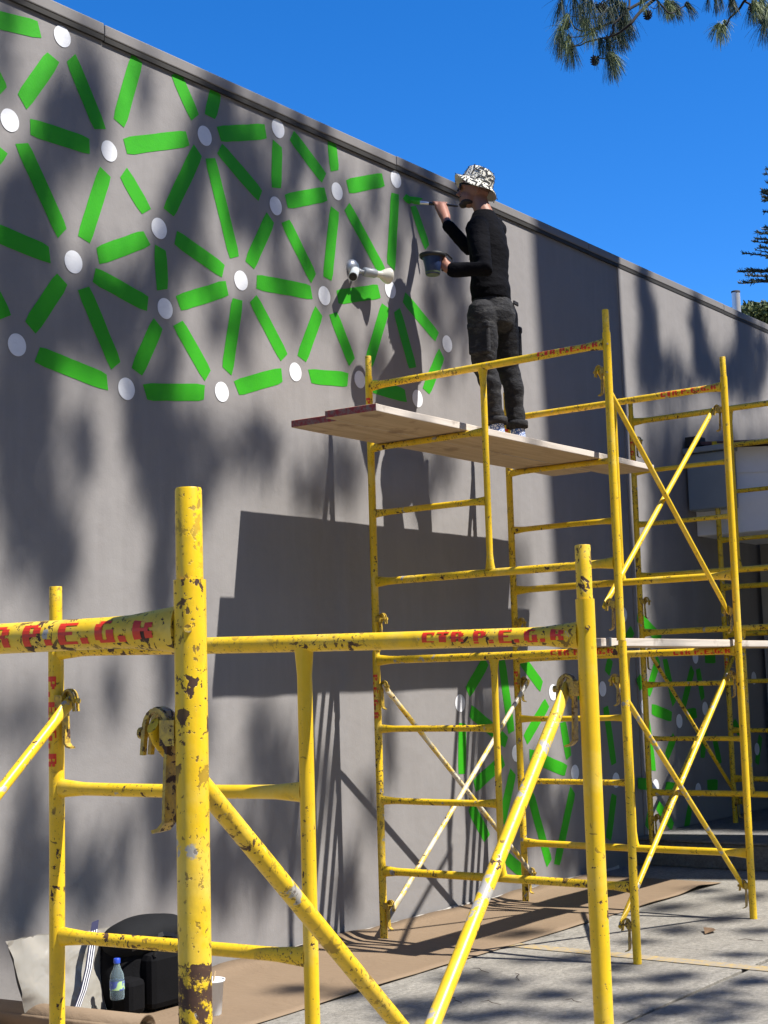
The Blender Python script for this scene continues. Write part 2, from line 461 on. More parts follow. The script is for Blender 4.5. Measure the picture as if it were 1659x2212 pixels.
for p in [(475, 380), (435, 1180), (848, 1575), (632, 1972)]: dot(c2(*p), .062)
# wet paint under the brush
wet = MB(); vs = []
cc = [(525, 520), (548, 487), (575, 505), (640, 512), (672, 522), (640, 536), (600, 545), (570, 560), (545, 545)]
y = WY - .0045
vs = [Vector((wp(c2(*p)).x, y, wp(c2(*p)).z)) for p in cc]
wet.add(vs, [tuple(range(len(vs)))][:1]); put('green_stroke', wet, M['wet'], wall)
c3 = lambda x, y: (932.6 + .2481 * x, 1371.5 + .2481 * y)
for a in [(472, 226, 312, 500), (608, 222, 692, 848), (770, 200, 955, 450), (335, 660, 650, 935), (266, 770, 262, 1210), (1003, 590, 815, 915), (1140, 760, 1192, 1068), (850, 1045, 1168, 1182), (372, 1318, 622, 1088), (706, 1190, 608, 1640), (335, 1490, 482, 1770), (858, 1390, 1022, 1990), (1226, 1350, 1088, 2000), (635, 1925, 790, 2070), (1180, 440, 1290, 520)]:
    k += 1; stroke(c3(a[0], a[1]), c3(a[2], a[3]), .098, seed=k)
for p in [(245, 595), (1055, 500), (735, 1030), (1245, 1200), (1485, 470)]: dot(c3(*p), .062)
c4 = lambda x, y: (1289.2 + .2480 * x, 1398.9 + .2480 * y)
for a in [(118, 100, 88, 225), (75, 515, 147, 1016), (525, 95, 432, 410), (580, 100, 662, 490), (466, 535, 640, 602), (428, 650, 482, 1070), (595, 950, 665, 770), (345, 1182, 442, 1190), (585, 1212, 715, 1235), (515, 1370, 650, 1560), (150, 1280, 100, 1670), (822, 180, 742, 510), (868, 185, 912, 450), (768, 582, 856, 570), (932, 655, 908, 960), (425, 1570, 465, 1390), (800, 1390, 765, 1590), (930, 92, 1020, 92), (950, 1195, 1040, 1195), (1180, 640, 1260, 800), (1010, 780, 1060, 1010), (350, 250, 380, 360)]:
    k += 1; stroke(c4(a[0], a[1]), c4(a[2], a[3]), .098, seed=k)
for p in [(395, 515), (705, 640), (845, 80), (930, 530), (165, 1155), (500, 1210), (870, 1240), (1355, 265)]: dot(c4(*p), .062)
stroke((1374, 1330), (1424, 1382), .11, seed=301); stroke((1352, 1385), (1366, 1360), .1, seed=302); dot((1346.6, 1328), .062)
stroke((1640, 1590), (1632, 1650), .098, seed=303); dot((1632, 1618), .06)

# ------------------------------------------------------------------ scaffolds
R0 = .0233
GL = {'C': ["11111", "11001", "11000", "11000", "11000", "11111", "11111"], 'T': ["11111", "00100", "01110", "01110", "01110", "01110", "01110"],
      'R': ["11110", "11011", "11011", "11110", "11011", "11011", "11011"], 'P': ["11110", "11011", "11011", "11110", "11000", "11000", "11000"],
      'E': ["11111", "11000", "11000", "11110", "11000", "11000", "11111"], 'G': ["01110", "11000", "11000", "11011", "11011", "11011", "01111"], '.': ["000", "000", "000", "000", "000", "110", "110"], ' ': ["000"] * 7}
def lettering(text, p0, d, face, r, pitch, height, parent, up=None):
    """stencilled letters wrapped on a tube: p0 start on the axis, d reading direction, face the side they look to"""
    mb = MB(); d = Vector(d).normalized(); face = Vector(face).normalized(); upv = face.cross(d) if up is None else Vector(up)
    upv = (d.cross(face) if (d.cross(face)).z < -1e-6 else upv)
    u = 0
    upv = face.cross(d); 
    for ch in text:
        G = GL[ch]; cols = len(G[0]); cw = pitch / 6
        for i, row in enumerate(G):
            for j, c in enumerate(row):
                if c == '1':
                    vs = []
                    for (du, dv) in ((0, 0), (1, 0), (1, 1), (0, 1)):
                        ang = (.5 - (i + dv) / 7) * height / r
                        vs.append(Vector(p0) + d * (u + (j + du) * cw) + (face * math.cos(ang) + upv * math.sin(ang)) * (r + .0006))
                    mb.add(vs, [(0, 1, 2, 3)])
        u += cw * (cols + (1 if ch != ' ' else 0))
    o_ = put('stencil_lettering', mb, M['red'], parent); o_['kind'] = 'stuff'; return o_

def bar(p0, p1, r, f0=True, f1=True):
    """tube whose ends flare vertically where they are welded to a post"""
    p0 = Vector(p0); p1 = Vector(p1); d = (p1 - p0); L = d.length; d.normalize()
    up = Vector((0, 0, 1)); up = (up - d * up.dot(d)).normalized(); s = d.cross(up)
    prof = [(0, 1.5 if f0 else 1), (.02, 1.36 if f0 else 1), (.045, 1.25 if f0 else 1), (.09, 1.04 if f0 else 1), (.13, 1)]
    prof2 = [(L - .13, 1), (L - .09, 1.04 if f1 else 1), (L - .045, 1.25 if f1 else 1), (L - .02, 1.36 if f1 else 1), (L, 1.5 if f1 else 1)]
    mb = MB(); bend = .004 * random.uniform(-1, 1)
    mid = [(L * t, 1) for t in (.3, .5, .7)]
    rings = []
    for t, k in prof + mid + prof2:
        rings.append((p0 + d * t + up * bend * math.sin(math.pi * t / L), up, s, r * k, r * (1 - .12 * (k - 1))))
    mb.loft(rings, 16); return mb

def clamp(tw, pos, u, z, lean=0):
    """brace lock on a post: bracket with stud (part), arched hook and hanging lever (sub-parts)"""
    p = Vector((pos[0], pos[1], z)); u = Vector(u).normalized(); w = Vector((0, 0, 1)); v = w.cross(u)
    P = lambda a, b, c: p + u * (.0225 + (a - .0225) * .84) + v * b * .92 + w * c * .86
    mb = MB(); mb.box(P(.034, -.004, 0), .026, .040, .036, u, v, w)
    mb.box(P(.024, -.018, 0), .036, .007, .037, u, v, w)
    mb.tube(P(.03, 0, 0), P(.104, 0, 0), .0065, n=10); mb.tube(P(.1, 0, 0), P(.106, 0, 0), .0085, n=10)
    br = put('brace_lock', mb, M['clamp'], tw)
    hk = MB()
    for s in (-1, 1):
        pts = [P(.036 + .026 * (1 - math.cos(t)), s * .0095, .002 + .036 * math.sin(t)) for t in [math.pi * i / 10 for i in range(11)]]
        pts += [P(.090, s * .0095, -.018), P(.092, s * .0095, -.036)]
        hk.strip(pts, v, .008, th=.006)
    hk.strip([P(.036 + .026 * (1 - math.cos(t)), 0, .004 + .037 * math.sin(t)) for t in [math.pi * (i + 1) / 10 for i in range(6)]], v, .016, th=.004)
    tri = [P(.040, .0, .028), P(.060, .0, .036), P(.074, 0, 0), P(.046, 0, -.034), P(.040, 0, -.03)]
    hk.add(tri + [q + v * .005 for q in tri], [(4, 3, 2, 1, 0), (5, 6, 7, 8, 9)] + [(i, (i + 1) % 5, 5 + (i + 1) % 5, 5 + i) for i in range(5)])
    put('hook', hk, M['clamp'], br)
    lv = MB(); L = .145 + lean
    lv.strip([P(.040, 0, -.012), P(.043, 0, -.05), P(.044 + lean * .4, 0, -L * .7), P(.046 + lean, 0, -L), P(.058 + lean, 0, -L - .012), P(.074 + lean, 0, -L - .016)], v, [.022, .024, .028, .028, .027, .022], th=.005)
    put('lever', lv, M['clamp'], br)
    return P(.066, 0, 0)

def brace(tw, a, b, side=1, mat=None, r=.0158):
    a = Vector(a); b = Vector(b); d = (b - a); L = d.length; d.normalize()
    n = Vector((0, 1, 0)); n = (n - d * n.dot(d)).normalized(); s = d.cross(n)
    prof = [(-.018, .5, .8), (0, .35, 1.25), (.03, .35, 1.3), (.06, .7, 1.15), (.10, 1, 1)]
    mb = MB(); rings = []
    for t, kn, ks in prof + [(L * .5, 1, 1)] + [(L - t, kn, ks) for t, kn, ks in prof[::-1]]:
        rings.append((a + d * t, n, s, r * kn, r * ks))
    mb.loft(rings, 14); return put('cross_brace', mb, mat or M['brace'], tw)

def frame(tw, xw, yw, yaw, z0, W=1.72, inner=.86, H=1.735, letters='bar', pin=True, mats=None, bars=(.405, .83, 1.262, 1.682), clampz=(.20, 1.52), feet=True, vis=('hi', 'lo'), dzc=0.0, dzw=0.0):
    """welded walk-side frame: wall-side post at xw, yw; the other post W away from the wall"""
    d = Vector((math.sin(yaw), -math.cos(yaw), 0)); wpos = Vector((xw, yw, 0)); cpos = wpos + d * W; ipos = wpos + d * inner
    Z = Vector((0, 0, 1)); mt = mats or ['yellow', 'yellow_b', 'yellow', 'yellow_b']
    for i, p in enumerate((wpos, cpos)):
        mb = MB(); n = 20
        tops = z0 + H
        a, b = Vector((1, 0, 0)), Vector((0, 1, 0))
        lx = random.uniform(-.004, .004)
        mb.loft([(p + Z * (z0 + .001), a, b, R0, R0), (p + Z * (z0 + .5) + a * lx, a, b, R0, R0), (p + Z * (z0 + 1.1) - a * lx, a, b, R0, R0), (p + Z * tops, a, b, R0, R0)], n)
        po = put('post', mb, M[mt[i]], tw)
        if pin:
            mb = MB(); mb.loft([(p + Z * (tops - .02), a, b, R0 * .84, R0 * .84), (p + Z * (tops + .129), a, b, R0 * .83, R0 * .83), (p + Z * (tops + .132), a, b, R0 * .78, R0 * .78)], 18, False)
            mb.loft([(p + Z * (tops + .132), a, b, R0 * .78, R0 * .78), (p + Z * (tops + .132), a, b, R0 * .66, R0 * .66), (p + Z * (tops + .08), a, b, R0 * .64, R0 * .64)], 18)
            put('coupling_pin', mb, M['yellow_b'], po)
        rv = MB(); fc = Vector((-.8, -.6, 0)); rv.tube(p + fc * (R0 - .002) + Z * (tops - .07), p + fc * (R0 + .005) + Z * (tops - .07), .006, n=8)
        put('rivet', rv, M['yellow_b'], po)
    zt = z0 + bars[3]
    o = put('top_bar', bar(wpos + d * (R0 * .8) + Z * (zt + dzw), cpos - d * (R0 * .8) + Z * (zt + dzc), R0), M[mt[2]], tw)
    put('bottom_bar', bar(wpos + d * (R0 * .8) + Z * (z0 + bars[0]), cpos - d * (R0 * .8) + Z * (z0 + bars[0]), R0), M[mt[3]], tw)
    for zz in bars[1:3]:
        put('rung', bar(wpos + d * (R0 * .8) + Z * (z0 + zz), ipos - d * (R0 * .6) + Z * (z0 + zz), R0 * .82), M[random.choice(mt)], tw)
    mb = MB(); a, b = Vector((1, 0, 0)), d
    q = ipos; zl, zh = z0 + bars[0] + R0 * .8, zt - R0 * .8
    mb.loft([(q + Z * zl, a, b, R0 * .9, R0 * 1.5), (q + Z * (zl + .03), a, b, R0 * .85, R0 * 1.15), (q + Z * (zl + .09), a, b, R0 * .82, R0 * .86), (q + Z * (zh - .09), a, b, R0 * .82, R0 * .86), (q + Z * (zh - .03), a, b, R0 * .85, R0 * 1.15), (q + Z * zh, a, b, R0 * .9, R0 * 1.5)], 16)
    put('inner_post', mb, M[mt[1]], tw)
    if letters:
        lettering('CTR P.E.G.R', cpos - d * .445 + Z * (zt + dzc + (dzw - dzc) * .445 / W), d - Z * ((dzw - dzc) / W), (-1, .0, .05), R0, .0425, .034, o)
        lettering('P.E.G.R', wpos + Z * (z0 + H - .14), (0, 0, -1), (-.9, -.2, 0), R0, .046, .030, tw)
    out = {}
    for zz, nm in ((z0 + clampz[0], 'lo'), (z0 + clampz[1], 'hi')):
        if nm in vis:
            out['w' + nm] = clamp(tw, wpos, d, zz)
            out['c' + nm] = clamp(tw, cpos, -d, zz, .0)
    out['w'] = wpos; out['c'] = cpos; return out

# near tower
t0 = thing('scaffold_tower', (2.3, 2.5, 0), 'large yellow scaffold frames closest to the camera, cut off by the bottom edge', 'scaffold', 'yellow scaffold towers')
fB = frame(t0, 3.03, 3.482, .09, 0, W=1.74, inner=.91, mats=['yellow', 'yellow_c', 'yellow_b', 'yellow'], dzc=-.034, dzw=-.004)
fA = frame(t0, 1.335, 3.205, .112, -.033, W=1.742, inner=.91, mats=['yellow', 'yellow_rust', 'yellow_b', 'yellow'], dzc=-.016, dzw=-.016)
brace(t0, fA['chi'], fB['clo'], mat=M['yellow_b']); brace(t0, fB['chi'] - Vector((0, .0, 0)), fA['clo'] + Vector((0, .035, 0)))
brace(t0, fB['whi'], fA['wlo']); brace(t0, fA['whi'] + Vector((0, -.03, 0)), fB['wlo'] + Vector((0, -.03, 0)))

# tower with the painter
t1 = thing('scaffold_tower', (8.2, 4.7, 0), 'two storey yellow scaffold carrying the planks the painter stands on', 'scaffold', 'yellow scaffold towers')
f1 = frame(t1, 7.375, 5.527, .0, .0, W=1.70, mats=['yellow_b', 'yellow', 'yellow_b', 'yellow_b'])
f2 = frame(t1, 9.03, 5.527, .0, .0, W=1.668, mats=['yellow_b', 'yellow', 'yellow_b', 'yellow'])
f1u = frame(t1, 7.383, 5.528, -.010, 1.736, W=1.698, mats=['yellow', 'yellow', 'yellow_b', 'yellow_b'], bars=(.432, .86, 1.275, 1.672))
f2u = frame(t1, 9.035, 5.530, -.0, 1.736, W=1.672, mats=['yellow_b', 'yellow_c', 'yellow_b', 'yellow'], bars=(.432, .86, 1.275, 1.672))
Y = lambda k: Vector((0, k, 0))
brace(t1, f1['chi'], f2['clo']); brace(t1, f2['chi'] + Y(.032), f1['clo'] + Y(.032), mat=M['brace'])
brace(t1, f1['whi'], f2['wlo'], mat=M['brace_pale']); brace(t1, f2['whi'] - Y(.032), f1['wlo'] - Y(.032), mat=M['brace_pale'])
brace(t1, f1u['chi'], f2u['clo'], mat=M['yellow_c']); brace(t1, f2u['chi'] + Y(.032), f1u['clo'] + Y(.032), mat=M['yellow_c'])

# tower on the porch step
t2 = thing('scaffold_tower', (11.8, 4.6, .2), 'farthest yellow scaffold standing on the shaded porch step by the white canopy', 'scaffold', 'yellow scaffold towers')
PZ = .2
f3 = frame(t2, 10.95, 5.50, 0, PZ, W=1.70, mats=['yellow_b'] * 4, letters=None)
f4 = frame(t2, 12.55, 5.48, 0, PZ, W=1.70, mats=['yellow_b'] * 4)
f3u = frame(t2, 10.955, 5.505, 0, PZ + 1.736, W=1.70, mats=['yellow_b', 'yellow', 'yellow_b', 'yellow'], vis=('lo', 'hi'))
f4u = frame(t2, 12.555, 5.485, 0, PZ + 1.70, W=1.70, mats=['yellow_b'] * 4, pin=False)
brace(t2, f3['whi'], f4['wlo'], mat=M['yellow_b']); brace(t2, f4['whi'] - Y(.032), f3['wlo'] - Y(.032), mat=M['yellow_b'])

# planks
def plank(x0, x1, y0, y1, z, label, skew=0, redend=True, sag=.0, th=.042):
    t = thing('scaffold_plank', ((x0 + x1) / 2, (y0 + y1) / 2, z), label, 'plank', 'wooden planks on the scaffold')
    mb = MB(); n = 26; vs = []; fs = []; mi = []
    for i in range(n + 1):
        s = i / n
        x = x0 + (x1 - x0) * s
        zz = z - sag * math.sin(math.pi * s) + .004 * noise.noise((x * 1.5, y0, 0))
        w1 = .004 * noise.noise((x * 4, y0, 1)); w2 = .004 * noise.noise((x * 4, y1, 1))
        sk = skew * (1 - s) if redend else 0
        vs += [(x + sk, y0 + w1, zz), (x, y1 + w2, zz), (x, y1 + w2, zz + th), (x + sk, y0 + w1, zz + th)]
    for i in range(n):
        o = i * 4
        fs += [(o, o + 4, o + 5, o + 1), (o + 1, o + 5, o + 6, o + 2), (o + 2, o + 6, o + 7, o + 3), (o + 3, o + 7, o + 4, o)]
        mi += [0, 1, 0, 1]
    mb.v = vs; mb.f = fs + [(0, 1, 2, 3), (n * 4 + 3, n * 4 + 2, n * 4 + 1, n * 4)]; mb.mi = mi + [2 if redend else 1, 1]; mb.sm = [False] * len(mb.f)
    put('board', mb, [M['ply'], M['plyedge'], M['redend']], t, bevel=.004)
    if not redend or x1 > 9.6:
        bx = 9.16 if redend else x0 + .10
        s = MB(); s.box((bx, (y0 + y1) / 2, z + th / 2 - sag * .3), .03, y1 - y0 + .008, th + .006); put('strap', s, M['galv'], t)
    return t
zp = 1.736 + 1.275 + R0 * .82 + .002
plank(6.437, 9.86, 4.79, 5.138, zp, 'red ended plank on the outer side, level with the painter and farther from the wall', .02)
plank(6.535, 9.55, 5.146, 5.468, zp, 'red ended plank next to the wall under the feet of the painter', .02)
zl = 1.682 + R0 + .002
plank(7.27, 9.13, 3.90, 4.13, zl, 'sunlit plank on the middle level between the lower frames', 0, False, th=.046)
plank(9.20, 11.3, 3.98, 4.29, zl + .004, 'plank bridging to the farthest scaffold on the middle level', 0, False)

# ------------------------------------------------------------------ porch at the far end
porch = thing('porch_step', (12.8, 4.0, 0), None, None, kind='structure')
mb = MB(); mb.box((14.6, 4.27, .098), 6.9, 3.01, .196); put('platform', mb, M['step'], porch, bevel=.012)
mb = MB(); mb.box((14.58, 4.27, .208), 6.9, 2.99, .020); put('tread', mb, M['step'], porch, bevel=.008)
pw = thing('porch_wall', (14.05, 4.5, 0), 'dark grey end wall behind the porch with a pale door', 'wall')
mb = MB(); mb.box((14.22, 4.26, 1.9), .25, 2.95, 3.4); put('wall_panel', mb, M['wall'], pw)
dr = thing('panel_door', (14.05, 5.0, .22), 'pale grey panelled door behind the farthest scaffold', 'door')
mdoor = plain('door_paint', (.36, .35, .33), .5, .05)
mb = MB(); mb.box((14.065, 4.95, 1.38), .05, 1.55, 2.32); put('leaf', mb, mdoor, dr)
for yc in (5.35, 4.55):
    for zc, h in ((.75, .7), (1.75, .95)):
        mb = MB(); mb.box((14.036, yc, zc), .012, .52, h); mb.box((14.028, yc, zc), .012, .40, h - .12); put('door_panel', mb, mdoor, dr, bevel=.01)
mb = MB(); mb.tube((14.0, 4.9, 1.2), (14.05, 4.9, 1.2), .025); mb.tube((13.985, 4.9, 1.2), (14.005, 4.9, 1.2), .04); put('knob', mb, M['steel'], dr)
cano = thing('porch_canopy', (13.2, 4.2, 2.8), 'white boxed porch canopy projecting from the wall behind the scaffold', 'canopy')
mwhite = plain('canopy_white', (.78, .79, .82), .6, .05)
mb = MB(); x0, x1 = 12.72, 14.09
ya, yb = WY - .013, 2.2
vs = [(x0, ya, 2.80), (x0, yb, 2.80), (x0, yb, 3.30), (x0, ya, 3.60), (x1, ya, 2.80), (x1, yb, 2.80), (x1, yb, 3.30), (x1, ya, 3.60)]
mb.add(vs, [(0, 3, 2, 1), (4, 5, 6, 7), (0, 1, 5, 4), (3, 7, 6, 2), (1, 2, 6, 5), (0, 4, 7, 3)])
put('canopy_box', mb, mwhite, cano, bevel=.01)
mb = MB(); vs = [(x0 - .015, ya, 3.38), (x0 - .015, yb, 3.12), (x0 - .015, yb, 3.32), (x0 - .015, ya, 3.62)]
mb.add(vs + [(v[0] + .014, v[1], v[2]) for v in vs], [(0, 3, 2, 1), (4, 5, 6, 7), (0, 1, 5, 4), (2, 3, 7, 6), (1, 2, 6, 5)])
put('fascia_board', mb, mwhite, cano)
mb = MB(); vs = [(x0 - .12, ya, 3.64), (x0 - .12, yb, 3.34), (x1, yb, 3.34), (x1, ya, 3.64)]
mb.add(vs + [(v[0], v[1], v[2] + .03) for v in vs], [(3, 2, 1, 0), (4, 5, 6, 7), (0, 1, 5, 4), (1, 2, 6, 5), (2, 3, 7, 6), (3, 0, 4, 7)])
put('roof_sheet', mb, plain('red_tin', (.16, .07, .06), .5, .2), cano)
bx = thing('sheet_metal_box', (12.6, 5.68, 3.4), 'blue grey sheet metal box on the wall beside the white canopy', 'metal box')
mblue = plain('blue_grey_sheet', (.20, .24, .27), .35, .12, 6)
mb = MB(); mb.box((12.61, WY - .24, 3.28), .20, .40, .52); put('casing', mb, mblue, bx, bevel=.012)
mb = MB(); mb.box((12.60, WY - .24, 3.57), .24, .44, .05); put('lid', mb, mblue, bx, bevel=.006)
mb = MB(); mb.box((12.62, WY - .09, 3.66), .18, .12, .09); put('block', mb, M['dark'], bx)  # near-black box standing in for the dark opening above the casing
vp = thing('vent_pipe', (15.7, 6.5, 5.07), 'short galvanised vent pipe on the roof in front of the trees', 'pipe')
mb = MB(); mb.tube((15.7, 6.5, 5.07), (15.7, 6.5, 5.845), .048, n=18); put('pipe', mb, plain('galvanised_pipe', (.55, .56, .57), .35, .08, metal=.5), vp)
mb = MB(); mb.loft([((15.7, 6.5, 5.83), (1, 0, 0), (0, 1, 0), .051, .051), ((15.7, 6.5, 5.85), (1, 0, 0), (0, 1, 0), .051, .051), ((15.7, 6.5, 5.85), (1, 0, 0), (0, 1, 0), .044, .044), ((15.7, 6.5, 5.8), (1, 0, 0), (0, 1, 0), .044, .044)], 18); put('rim', mb, M['dark'], vp)

# ------------------------------------------------------------------ wall lamp
lp = thing('wall_lamp', U(760, 580, 1, WY), 'twin grey wall spotlight with one white bulb and one empty socket', 'wall lamp')
Lb = U(760, 579, 1, WY)
mb = MB(); ax, az = Vector((1, 0, 0)), Vector((0, 0, 1))
mb.loft([(Lb + Vector((0, dy, 0)), ax, az, r, r) for dy, r in ((-.001, .056), (-.014, .056), (-.024, .050), (-.036, .036), (-.042, .014))], 24)
put('base_plate', mb, M['steel'], lp)
s1a, s1b = Lb + Vector((.0, -.035, -.008)), U(762.5, 598, 1, 5.655)
mb = MB(); dd = (s1b - s1a).normalized(); a_ = dd.orthogonal().normalized(); b_ = dd.cross(a_); L1 = (s1b - s1a).length
mb.loft([(s1a + dd * L1 * t, a_, b_, r, r) for t, r in ((.15, .016), (.3, .028), (.8, .030), (1.0, .030))], 20, True)
sk = put('socket', mb, M['socketwhite'], lp)
mb = MB(); mb.loft([(s1b + dd * .0015, a_, b_, .026, .026), (s1b + dd * .002, a_, b_, .001, .001)], 20, False); put('socket_hollow', mb, M['dark'], sk)
s2a, s2b, s2c = U(787, 587, 1, 5.70), U(811, 591, 1, 5.675), U(842, 597, 1, 5.64)
mb = MB(); mb.path([Lb + Vector((.02, -.03, 0)), U(776, 586, 1, 5.71), s2a], [.010, .013, .012], 10); mb.ellipsoid(U(777, 586, 1, 5.71), ((1, 0, 0), (0, 1, 0), (0, 0, 1)), (.017, .017, .017)); put('swivel_arm', mb, M['socketgrey'], lp)
mb = MB(); dd = (s2b - s2a).normalized(); a_ = dd.orthogonal().normalized(); b_ = dd.cross(a_); L2 = (s2b - s2a).length
mb.loft([(s2a + dd * L2 * t, a_, b_, r, r) for t, r in ((-.05, .022), (0, .030), (.85, .031), (1, .028))], 20); s2 = put('socket', mb, M['socketgrey'], lp)
mb = MB(); dd = (s2c - s2b).normalized(); a_ = dd.orthogonal().normalized(); b_ = dd.cross(a_); L2 = (s2c - s2b).length
mb.loft([(s2b + dd * L2 * t, a_, b_, r, r) for t, r in ((0, .021), (.3, .023), (.42, .028), (.6, .041), (.8, .051), (.9, .055), (.96, .053), (1.0, .042), (1.02, .01))], 28); put('bulb', mb, M['bulb'], s2)

# ------------------------------------------------------------------ the painter
def solid(mb, voxel, it=6, fac=.5, disp=None):
    me = mb.mesh('tmp', M['dark']); ob = bpy.data.objects.new('tmp', me); COL.objects.link(ob)
    r = ob.modifiers.new('r', 'REMESH'); r.mode = 'VOXEL'; r.voxel_size = voxel; r.use_smooth_shade = True
    sm = ob.modifiers.new('s', 'SMOOTH'); sm.factor = fac; sm.iterations = it
    dg = bpy.context.evaluated_depsgraph_get()
    out = bpy.data.meshes.new_from_object(ob.evaluated_get(dg))
    bpy.data.objects.remove(ob)
    if disp:
        n = len(out.vertices); co = np.empty(n * 3, 'f'); out.vertices.foreach_get('co', co); co = co.reshape(-1, 3)
        nr = np.array([v.normal[:] for v in out.vertices])
        co = co + nr * np.array([disp(Vector(c)) for c in co])[:, None]
        out.vertices.foreach_set('co', co.astype('f').ravel())
    out.polygons.foreach_set('use_smooth', [True] * len(out.polygons)); out.update()
    return out
def put_mesh(name, me, mat, parent=None, loc=None):
    me.name = name; me.materials.clear(); me.materials.append(mat)
    org = ORG[parent.name] if parent is not None else Vector(loc)
    me.transform(Matrix.Translation(-org))
    return put(name, me, mat, parent, loc)
def limb(mb, pts, rs, n=14):
    """chain of joints with rounded ends"""
    P = [Vector(p) for p in pts]; Q = []; R = []
    d0 = (P[0] - P[1]).normalized(); d1 = (P[-1] - P[-2]).normalized()
    for k, t in ((.92, .4), (.6, .8)): Q.append(P[0] + d0 * rs[0] * k); R.append(rs[0] * t)
    Q += P; R += list(rs)
    for k, t in ((.6, .8), (.92, .4)): Q.append(P[-1] + d1 * rs[-1] * k); R.append(rs[-1] * t)
    mb.path(Q, R, n)
Pp = Vector((8.27, 5.15, zp + .042))
skin = NT('skin', .55, .4)
skin.col(skin.mix(skin.noise(25, 3), (.27, .115, .075), (.34, .16, .105))); skin.bump(skin.noise(220, 3), .1, .001)
FB = Vector((-.15, .99, 0)).normalized(); RB = Vector((.99, .15, 0)).normalized(); ZZ = Vector((0, 0, 1))
# joints
shL, elL, wrL = U(1031, 494, 1, 5.12), U(1045, 581, 1, 5.00), U(972, 583, 1, 5.17)
shR, elR, wrR = U(1074, 492, 1, 5.20), U(1010, 534, 1, 5.39), U(966, 486, 1, 5.49)
hipL, knL, anL = U(1041, 688, 1, 5.13), U(1046, 795, 1, 5.16), U(1072, 911, 1, 5.14)
hipR, knR, anR = U(1087, 690, 1, 5.15), U(1096, 795, 1, 5.18), U(1117, 919, 1, 5.16)
waist, chest, nk, hd = U(1060, 636, 1, 5.13), U(1056, 545, 1, 5.16), U(1046, 462, 1, 5.19), U(1025, 413, 1, 5.25)
F = Vector((-.62, .77, .12)).normalized(); Uh = (ZZ - F * F.z).normalized(); Lh = Uh.cross(F)
H = lambda a, b, c: hd + F * a + Lh * b + Uh * c
body = MB()
body.ellipsoid(H(-.005, 0, .02), (F, Lh, Uh), (.098, .076, .108)); body.ellipsoid(H(.035, 0, -.055), (F, Lh, Uh), (.062, .058, .066))
body.ellipsoid(H(.072, 0, -.098), (F, Lh, Uh), (.026, .028, .024)); body.ellipsoid(H(.082, 0, -.068), (F, Lh, Uh), (.018, .026, .016))
body.path([H(.085, 0, .012), H(.100, 0, -.015), H(.114, 0, -.036), H(.100, 0, -.046)], [.008, .010, .013, .008], 10)
body.ellipsoid(H(.085, .03, .02), (F, Lh, Uh), (.014, .024, .010)); body.ellipsoid(H(.085, -.03, .02), (F, Lh, Uh), (.014, .024, .010))
for s in (1, -1):
    body.ellipsoid(H(-.012, s * .076, -.012), (F, Lh, Uh), (.020, .011, .033)); 
limb(body, [H(-.028, 0, -.05), (H(-.028, 0, -.05) + nk) / 2, nk, nk - ZZ * .06], [.060, .058, .064, .07])
limb(body, [nk - ZZ * .06, chest, waist - ZZ * .05], [.07, .09, .10])
limb(body, [shL, elL, wrL], [.034, .032, .030]); limb(body, [shR, elR, wrR], [.034, .032, .030])
limb(body, [nk - ZZ * .10, shL], [.04, .03]); limb(body, [nk - ZZ * .10, shR], [.04, .03])
for h_, k_, a_ in ((hipL, knL, anL), (hipR, knR, anR)): limb(body, [waist - ZZ * .1, h_, k_, a_, a_ - ZZ * .05], [.09, .075, .055, .038, .04])
# brush, and the hand round it
bt, be = U(884, 436, 1, 5.785), U(990, 445, 1, 5.50)
bd = (be - bt).normalized(); BL = (be - bt).length
hb = bt + bd * BL * .66
pv = (hb - wrR); pv = (pv - bd * pv.dot(bd)); gap = pv.length; pv.normalize(); nv = bd.cross(pv)
if nv.dot(Vector((.8, .59, 0))) > 0: nv = -nv            # nv looks to the camera side
limb(body, [wrR, wrR + (hb - wrR) * .35, hb - pv * .030], [.030, .034, .036], 14)
limb(body, [wrR + (hb - wrR) * .4 - bd * .018, hb - pv * .030 - bd * .026], [.022, .022]); limb(body, [wrR + (hb - wrR) * .4 + bd * .018, hb - pv * .030 + bd * .026], [.022, .020])
for i, (o, ln) in enumerate(((-.036, .95), (-.013, 1.05), (.010, 1.0), (.032, .85))):
    c = hb + bd * o
    limb(body, [c - pv * .030 - nv * .012, c - pv * .004 - nv * .024 * ln, c + pv * .017 * ln - nv * .010, c + pv * .014 * ln + nv * .012, c - pv * .004 + nv * .017], [.0105, .0098, .0092, .0085, .0075], 8)
limb(body, [hb - pv * .055 - bd * .020, hb - pv * .030 - bd * .040 + nv * .018, hb - pv * .008 - bd * .050 + nv * .020, hb + pv * .004 - bd * .062 + nv * .012], [.015, .012, .0105, .0085], 8)
# pot and the fist round its handle
pc = U(934, 550, 1, 5.27); pb = U(935, 594, 1, 5.27); pu = (pc - pb).normalized(); PLn = (pc - pb).length
pr_ = Vector((.5955, -.803, 0)); pr_ = (pr_ - pu * pr_.dot(pu)).normalized(); pf = pu.cross(pr_)
fist = U(959, 570, 1, 5.225)
hx = (fist - wrL).normalized()
limb(body, [wrL, wrL + (fist - wrL) * .5, fist + hx * .005], [.031, .037, .036], 14); body.ellipsoid(fist, (hx, ZZ, hx.cross(ZZ)), (.038, .046, .030))
vf = Vector((-.8, -.59, 0))
for i, (o, ln) in enumerate(((.034, .95), (.012, 1.05), (-.011, 1.0), (-.032, .82))):
    c = fist + ZZ * o
    limb(body, [c + hx * .006 + vf * .022, c + hx * .040 * ln + vf * .024, c + hx * .052 * ln, c + hx * .040 * ln - vf * .022, c + hx * .014 - vf * .024], [.0115, .0112, .0105, .0098, .0088], 8)
